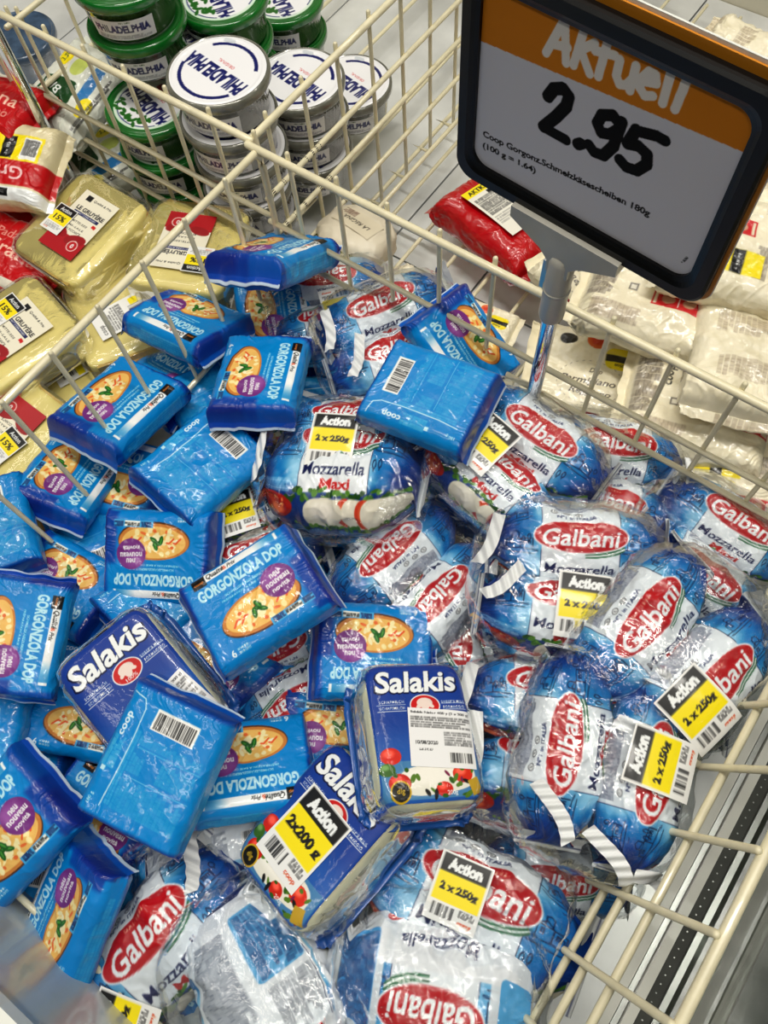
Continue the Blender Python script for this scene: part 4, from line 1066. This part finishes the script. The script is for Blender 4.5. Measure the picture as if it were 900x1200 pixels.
# ---------------------------------------------------------------- yellow cheese wedges on the left
CA, CB, CC = .050, .056, .017
cz = lambda x, y: film_z(x, y, CA, CB, CC, 8)
c_block = shell_mesh('cheese_slab', CA, CB, CC, 8, m_cheese, 4, .0005, 90, 120, .4)
me = c_block.copy(); c_rind_v = box_vf(-CA * .8, CA * .8, -CB - .0008, -CB + .003, -CC * .82, CC * .82)
c_rind = poly_mesh('rind', *c_rind_v, m_rind)
c_film = shell_mesh('clear_wrap', CA + .0035, CB + .0045, CC + .0018, 7, m_clear2, 11, .0006, 90, 120)
AGr, APc, APl = art_gruyere(), art_percent(), art_price_label()
for px, py, z, a, nx, ny, s, lab, stick, kind in (
    (101, 277, .118, 32, -.05, -.10, 1.02, 'yellow cheese slab with full label, in front of the green tubs', (-.0185, -.006, 0), 0),
    (225, 300, .110, 188, .0, .05, 1.02, 'yellow cheese slab with upside down label beside the basket corner', (-.018, .022, 0), 0),
    (18, 402, .112, 50, .0, .0, 1.02, 'yellow cheese slab at the left edge with steeply tilted label', (-.020, .012, 0), 0),
    (150, 372, .085, -20, .0, .0, 1.05, 'yellow cheese slab in foil-like film with a barcode label by the left rail', None, 1),
    (18, 518, .085, 218, .05, -.05, .98, 'yellow cheese slab below the left rail with a 15 percent sticker', (-.010, .008, 170), 0),
    (95, 430, .060, 70, .0, .0, .95, 'yellow cheese slab in the gap below the left edge slab', None, 1),
    (215, 330, .060, 20, .0, .0, .95, 'yellow cheese slab under the upside down labelled slab', None, 2),
    (40, 345, .055, 15, .0, .0, .95, 'yellow cheese slab lowest between two labelled slabs', None, 2),
    (150, 320, .052, 60, .0, .0, .95, 'yellow cheese slab lowest behind the foil-like one', None, 2),
    ):
    r = empty('cheese_slab', lab, 'cheese', 'yellow cheese slabs in clear film', srt(frame(px, py, z, a, nx, ny), s))
    obj('slab', c_block, r); obj('rind', c_rind, r)
    if kind == 0: obj('label', patch_mesh('label', AGr, m_paper, cz, .004, 0, 0, .0006, .0032, .048, .072), r)['label'] = 'cream, black and red cheese label'
    if kind == 1: obj('label', patch_mesh('label', APl, m_paper, cz, 0, -.012, 100, .0008, .0032, .034, .060), r)['label'] = 'white barcode label'
    if stick: obj('discount_sticker', patch_mesh('discount_sticker', APc, m_paper, cz, stick[0], stick[1], stick[2], .0006, .0044, .026, .032), r)['label'] = 'black, yellow and white 15 percent sticker'
    obj('clear_wrap', c_film, r)

# ---------------------------------------------------------------- cream cheese tubs
def lathe(name, prof, mat, n=48, smooth=True):
    v = []; f = []
    for r_, z_ in prof:
        for k in range(n): v.append((r_ * math.cos(2 * math.pi * k / n), r_ * math.sin(2 * math.pi * k / n), z_))
    m_ = len(prof)
    for i in range(m_ - 1):
        for k in range(n): f.append((i * n + k, i * n + (k + 1) % n, (i + 1) * n + (k + 1) % n, (i + 1) * n + k))
    f.append(tuple(range(n))[::-1]); f.append(tuple((m_ - 1) * n + k for k in range(n)))
    return poly_mesh(name, v, f, mat, smooth)
TR, TH = .0475, .0425
body_prof = [(.036, 0), (.039, .0008), (.0405, .003), (.0432, .026), (.0438, .0265), (.0442, .031), (.0452, .0315), (.0455, .0335), (.045, .035)]
lid_prof = [(.0445, .0325), (.0475, .0325), (.0482, .034), (.0482, .0395), (.0475, .0412), (.0462, .0422), (.0452, .0422), (.0448, .0410), (.043, .0408)]
def lid_disc(A, name='lid_print'):
    n = 120; xs = np.linspace(-1, 1, n); U, V = np.meshgrid(xs, xs, indexing='ij')
    X = U * np.sqrt(1 - V * V / 2); Y = V * np.sqrt(1 - U * U / 2)
    Z = .0413 + .0006 * np.exp(-((np.hypot(X, Y) - .93) / .03) ** 2)
    return mesh_np(name, np.stack([X * .0448, Y * .0448, Z], -1), grid_quads(n, n), m_tubprint, A.sample(X * 44, Y * 44))
def side_label(A, r0=.0412, z0=.005, hgt=.020, arc=82):
    nx, ny = 90, 26; t = np.radians(np.linspace(-arc / 2, arc / 2, nx)); z = np.linspace(0, 1, ny); T2, Z2 = np.meshgrid(t, z, indexing='ij')
    R2 = r0 + .0026 * Z2 * .9 + .0006
    return mesh_np('side_label', np.stack([R2 * np.sin(T2), -R2 * np.cos(T2), z0 + hgt * Z2], -1), grid_quads(nx, ny), m_tubprint, A.sample(T2 / np.radians(arc) * A.w, (Z2 - .5) * A.h))
AT = art_tub_label()
tub_sets = {'grey': (lathe('tub_body', body_prof, m_tub), lathe('lid', lid_prof, m_tub), lid_disc(art_lid()), side_label(AT)),
            'green': (lathe('tub_body', body_prof, m_tubgd), lathe('lid', lid_prof, m_tubg), lid_disc(art_lid_green()), side_label(AT)),
            'blue': (lathe('tub_body', body_prof, m_tubb), lathe('lid', lid_prof, m_tubb), None, None)}
def atY(px, py, Y):
    r = ray(px, py); t = Y / r[1]; return Vector((r[0] * t, Y, CAM_Z + r[2] * t))
ordn = ['topmost', 'second', 'third', 'fourth', 'fifth', 'sixth', 'seventh']
def stack(kind, x, y, ztop, n, rot, where, lrot=0):
    rnd = random.Random(int(x * 1000) + int(y * 777))
    for k in range(n):
        z = ztop - (k + 1) * TH
        if z < .026: break
        mt = Matrix.Translation((x + (rnd.uniform(-.0025, .0025) if k else 0), y + (rnd.uniform(-.0025, .0025) if k else 0), z)) @ Matrix.Rotation(math.radians(rot + rnd.uniform(-12, 12) * (k > 0)), 4, 'Z')
        r = empty('cream_cheese_tub', '%s cream cheese tub, %s' % ({'grey': 'grey', 'green': 'green', 'blue': 'blue grey'}[kind], ordn[k] + ' in the stack ' + where), 'tub', kind + ' cream cheese tubs', mt)
        b, l, p, s = tub_sets[kind]
        obj('tub_body', b, r); ld = obj('lid', l, r)
        if p: obj('lid_print', p, ld)
        if s: obj('side_label', s, r, Matrix.Rotation(math.radians(lrot - rot), 4, 'Z'))
for kind, px, py, Y, n, rot, where, lr in (
    ('grey', 255, 82, .438, 6, 172, 'nearest the basket corner', 20), ('grey', 350, 92, .540, 5, 172, 'second along the chipped rails', 30), ('grey', 411, 96, .638, 5, 170, 'third along the chipped rails', 30),
    ('grey', 466, 92, .735, 3, 168, 'fourth along the chipped rails', 20), ('grey', 494, 40, .840, 3, 175, 'farthest along the chipped rails', 20),
    ('green', 176, 120, .428, 5, 165, 'beside the cheese slabs', 10),
    ('green', 258, -6, .545, 5, 150, 'behind the nearest grey stack', 20), ('green', 330, -4, .66, 4, 150, 'behind the second grey stack', 20),
    ('green', 398, 15, .76, 3, 150, 'behind the third grey stack', 20), ('green', 445, -5, .86, 3, 150, 'farthest at the top edge', 20), ('green', 310, -60, .74, 4, 150, 'cut by the top edge left', 20)):
    P = atY(px, py, Y); stack(kind, P.x, P.y, P.z + .001, n, rot, where, lr)
# a shrink-wrapped pair of green tubs leaning over the others
for k in range(2):
    P = at(140, -34, .285)
    r = empty('cream_cheese_tub', ('upper' if k == 0 else 'lower') + ' green lidded tub of the raised pair at the top left', 'tub', 'green cream cheese tubs', Matrix.Translation((P.x, P.y, .285 - (k + 1) * TH)) @ Matrix.Rotation(math.radians(165), 4, 'Z'))
    b, l, p, s = tub_sets['green']
    obj('tub_body', b, r); obj('lid_print', p, obj('lid', l, r))
    obj('side_label', s, r, Matrix.Rotation(math.radians(-165 + 34), 4, 'Z'))
Pq = at(140, -34, .285)
stack('green', Pq.x - .004, Pq.y + .06, .20, 4, 160, 'under the raised pair', 10)
for px, py, Y, n, w in ((52, 8, .60, 3, 'beyond the left rails'), (10, -6, .56, 3, 'at the upper left picture corner'), (20, 40, .50, 3, 'beyond the bare pole')):
    P = atY(px, py, Y); stack('blue', P.x, P.y, P.z, n, 0, w)

# ---------------------------------------------------------------- soft bags
AK = [art_bag(0), art_bag(1), art_bag(2)]
pil = [flow_pack('bag_film', AK[0], 120, 100, 34, 8, m_cream, 31, .8, 60, 16, 1.2, bendA=3, bendB=-4, white_edge=False, big=3.0, r=14, puff=5),
       flow_pack('bag_film', AK[1], 120, 100, 26, 10, m_cream, 32, .8, 60, 14, 1.0, bendA=6, bendB=2, white_edge=False, big=2.0, r=11, puff=4),
       flow_pack('bag_film', AK[2], 120, 100, 32, 8, m_cream, 33, .9, 60, 16, 1.4, bendA=3, bendB=-4, white_edge=False, big=3.5, r=13, puff=5)]
def tip_bag(mesh_i, px, py, z, a, nx, ny, s, lab, name='grated_cheese_bag', cat='cheese bag', grp='cream coloured bags of grated cheese'):
    r = empty(name, lab, cat, grp, srt(frame(px, py, z, a, nx, ny), s)); put_pack(pil[mesh_i], r); return r
tip_bag(1, 690, 440, .075, 10, .0, -.1, .92, 'clear fronted cheese bag with script lettering right of the sign pole')
tip_bag(0, 770, 350, .150, 18, .05, -.05, 1.05, 'cream cheese bag with red pictogram strip under the sign corner')
tip_bag(0, 815, 480, .110, 15, .05, .0, 1.05, 'cream cheese bag with yellow label behind the right rear rails')
tip_bag(0, 822, 572, .085, 12, .1, -.2, 1.0, 'cream cheese bag lowest at right pressed against the rails')
tip_bag(0, 865, 300, .190, 195, .1, -.1, 1.0, 'wrinkled cream cheese bag right of the sign frame')
tip_bag(2, 880, 420, .160, 100, .0, .0, 1.0, 'wrinkled cream cheese bag at the right picture edge')
tip_bag(2, 905, 240, .160, 60, .1, -.1, 1.0, 'cream cheese bag at the right edge above the wrinkled one')
tip_bag(1, 700, 330, .090, 40, .0, .0, .9, 'cheese bag peeking between bracket and sign frame')
tip_bag(2, 870, 85, .110, 25, .0, -.2, .95, 'brown lettered bag at the top right against the beige wall')
tip_bag(1, 560, 385, .045, 20, .0, .0, .6, 'small cream bag on the wire floor behind the standing blue pack')
tip_bag(2, 820, 390, .070, 20, .0, .0, 1.0, 'cream cheese bag under the pictogram bag')
tip_bag(2, 900, 560, .070, 70, .0, .0, 1.0, 'cream cheese bag lowest at the right edge')
tip_bag(2, 760, 300, .060, 70, .0, .0, 1.0, 'cream cheese bag hidden behind the sign')
# red bag with white label
red_me = flow_pack('film_wrapper', Art(10, 10, 1, (.74, .05, .09)), 130, 76, 42, 10, m_redfilm, 41, .9, 60, 18, .9, bendA=-8, bendB=-2, white_edge=False, big=2.5, r=15, puff=4)
rz = lambda x, y: .0225 + .004 * np.cos(np.clip(x / .065, -1, 1) * 1.5) - 2.2 * np.clip(np.abs(y) - .020, 0, 1) ** 1.35
r = empty('red_cheese_bag', 'red glossy bag with a white and yellow label lying alone behind the rails', 'cheese bag', None, frame(583, 268, .062, 38, .05, .12))
put_pack(red_me, r)
obj('label', patch_mesh('label', art_red_label(), m_paper, rz, -.004, .002, 90, .0009, .0022, .044, .076), r)['label'] = 'white label with a yellow header'
# paper wrapped jar
r = empty('wrapped_jar', 'olive jar in a cream paper wrap behind the basket corner', 'jar', None, frame(408, 300, .085, 25, .0, .2))
obj('jar', lathe('jar', [(.020, -.03), (.030, -.028), (.033, -.02), (.033, .012), (.028, .02), (.022, .023)], m_jar), r, Matrix.Rotation(math.radians(20), 4, 'X') @ Matrix.Translation((-.008, -.012, 0)))
pw = shell_mesh('paper_wrap', .040, .034, .020, 3.2, m_paperwrap, 9, .0012, 50, 70); obj('paper_wrap', pw, r, Matrix.Translation((0, .016, .012)))
Ap = Art(60, 30, .3, (.86, .82, .73)); Ap.text('LA REGINA', 0, 2, 6.5, (.2, .17, .15), w=40, shear=.1); Ap.micro(8, -13, 28, -4, 2, (.5, .4, .35), 3)
obj('wrap_print', patch_mesh('wrap_print', Ap, m_paper, lambda x, y: film_z(x, y, .040, .034, .020, 3.2), 0, 0, 170, .0008, .0014, .050, .026), r, Matrix.Translation((0, .016, .012)))
tip_bag(2, 470, 345, .045, 60, .0, .0, .5, 'small cream paper pack beside the wrapped jar', 'paper_pack', 'pack', None)

# ---------------------------------------------------------------- hard cheese packs on the left edge
def art_grana(k):
    A = Art(120, 210, .4, (.88, .84, .70)); X, Y = A.X, A.Y
    A.blend(np.clip(fbm(X / 5, Y / 5, None, 3), 0, 1) * .3, (.75, .68, .5))
    if k == 0:
        A.rect(2, 12, 74, 28, YEL); A.rect(6, 12, 12, 24, BLACK); A.text('3x 85 g', 6, 12, 4, WHITE, rot=90, w=18); A.text('AKTION', -12, 12, 8, BLACK, rot=90, w=24); A.barcode(28, 12, 16, 24, 0, 4)
        A.rect(0, -14, 120, 24, (.76, .06, .10)); A.text('Grana', 2, -14, 13, (.95, .8, .8), w=52, rot=180)
        A.rect(0, -34, 120, 12, WHITE); A.rect(10, -33, 12, 7, BLACK); A.text('Qualité & Prix', -14, -34, 5, (.2, .2, .2), w=34, rot=180)
    else:
        A.blend(np.ones_like(X), (.76, .06, .10)); A.text('Grana', 0, 0, 17, (.95, .78, .7), w=66, rot=180 * (k == 1)); A.text('Padano', 6, -18, 11, (.9, .6, .55), w=50, rot=180 * (k == 1)); A.rect(0, 36, 120, 12, (.9, .88, .82))
    return A
gp = [flow_pack('film_wrapper', art_grana(k), 100, 84, 30, 7, m_print, 51 + k, .65, 56, 14, 1.1, bendA=2, bendB=-3, white_edge=False, big=2.2, r=13, puff=4) for k in range(3)]
for k, px, py, z, a, nx, ny, s, lab in ((0, 12, 196, .150, 8, .1, -.25, 1.05, 'white and red hard cheese pack with yellow label at the left edge'), (1, 22, 305, .098, 205, .1, -.1, .95, 'red hard cheese pack under the yellow labelled one'),
    (2, 4, 128, .165, 20, .0, .0, .9, 'red hard cheese pack above the yellow labelled one'), (2, -20, 250, .085, 40, .0, .0, 1.0, 'hard cheese pack lowest at the left edge')):
    r = empty('hard_cheese_pack', lab, 'cheese pack', 'red and white hard cheese packs', srt(frame(px, py, z, a, nx, ny), s)); put_pack(gp[k], r)
def art_bio():
    A = Art(120, 210, .4, (.88, .89, .85)); 
    A.rect(-12, 8, 26, 40, (.10, .30, .14), 10, 6); A.text('BIO', -12, 16, 10, WHITE, rot=80); A.ell(22, 28, 12, 9, YEL); A.text('3.20', 22, 28, 5, (.1, .3, .12)); A.rect(10, -20, 40, 12, (.15, .5, .75), 5); A.ell(-14, -30, 12, 8, YEL); A.ell(20, 4, 12, 9, (.8, .85, .45)); A.micro(-40, -40, 40, -34, 3, (.2, .2, .2), 3)
    return A
bio = flow_pack('film_wrapper', art_bio(), 100, 84, 30, 7, m_print, 61, .65, 56, 14, 1.1, white_edge=False, big=2.2, r=13, puff=4)
for px, py, z, a, nx, ny, s, lab in ((92, 110, .150, -50, .1, -.25, 1.0, 'white and green pack upper one behind the left rails'), (120, 195, .080, -30, .0, -.2, 1.0, 'white and green pack lower one behind the left rails')):
    r = empty('green_white_pack', lab, 'cheese pack', 'white and green packs behind the left rails', srt(frame(px, py, z, a, nx, ny), s)); put_pack(bio, r)

for me in list(bpy.data.meshes):
    if me.users == 0: bpy.data.meshes.remove(me)
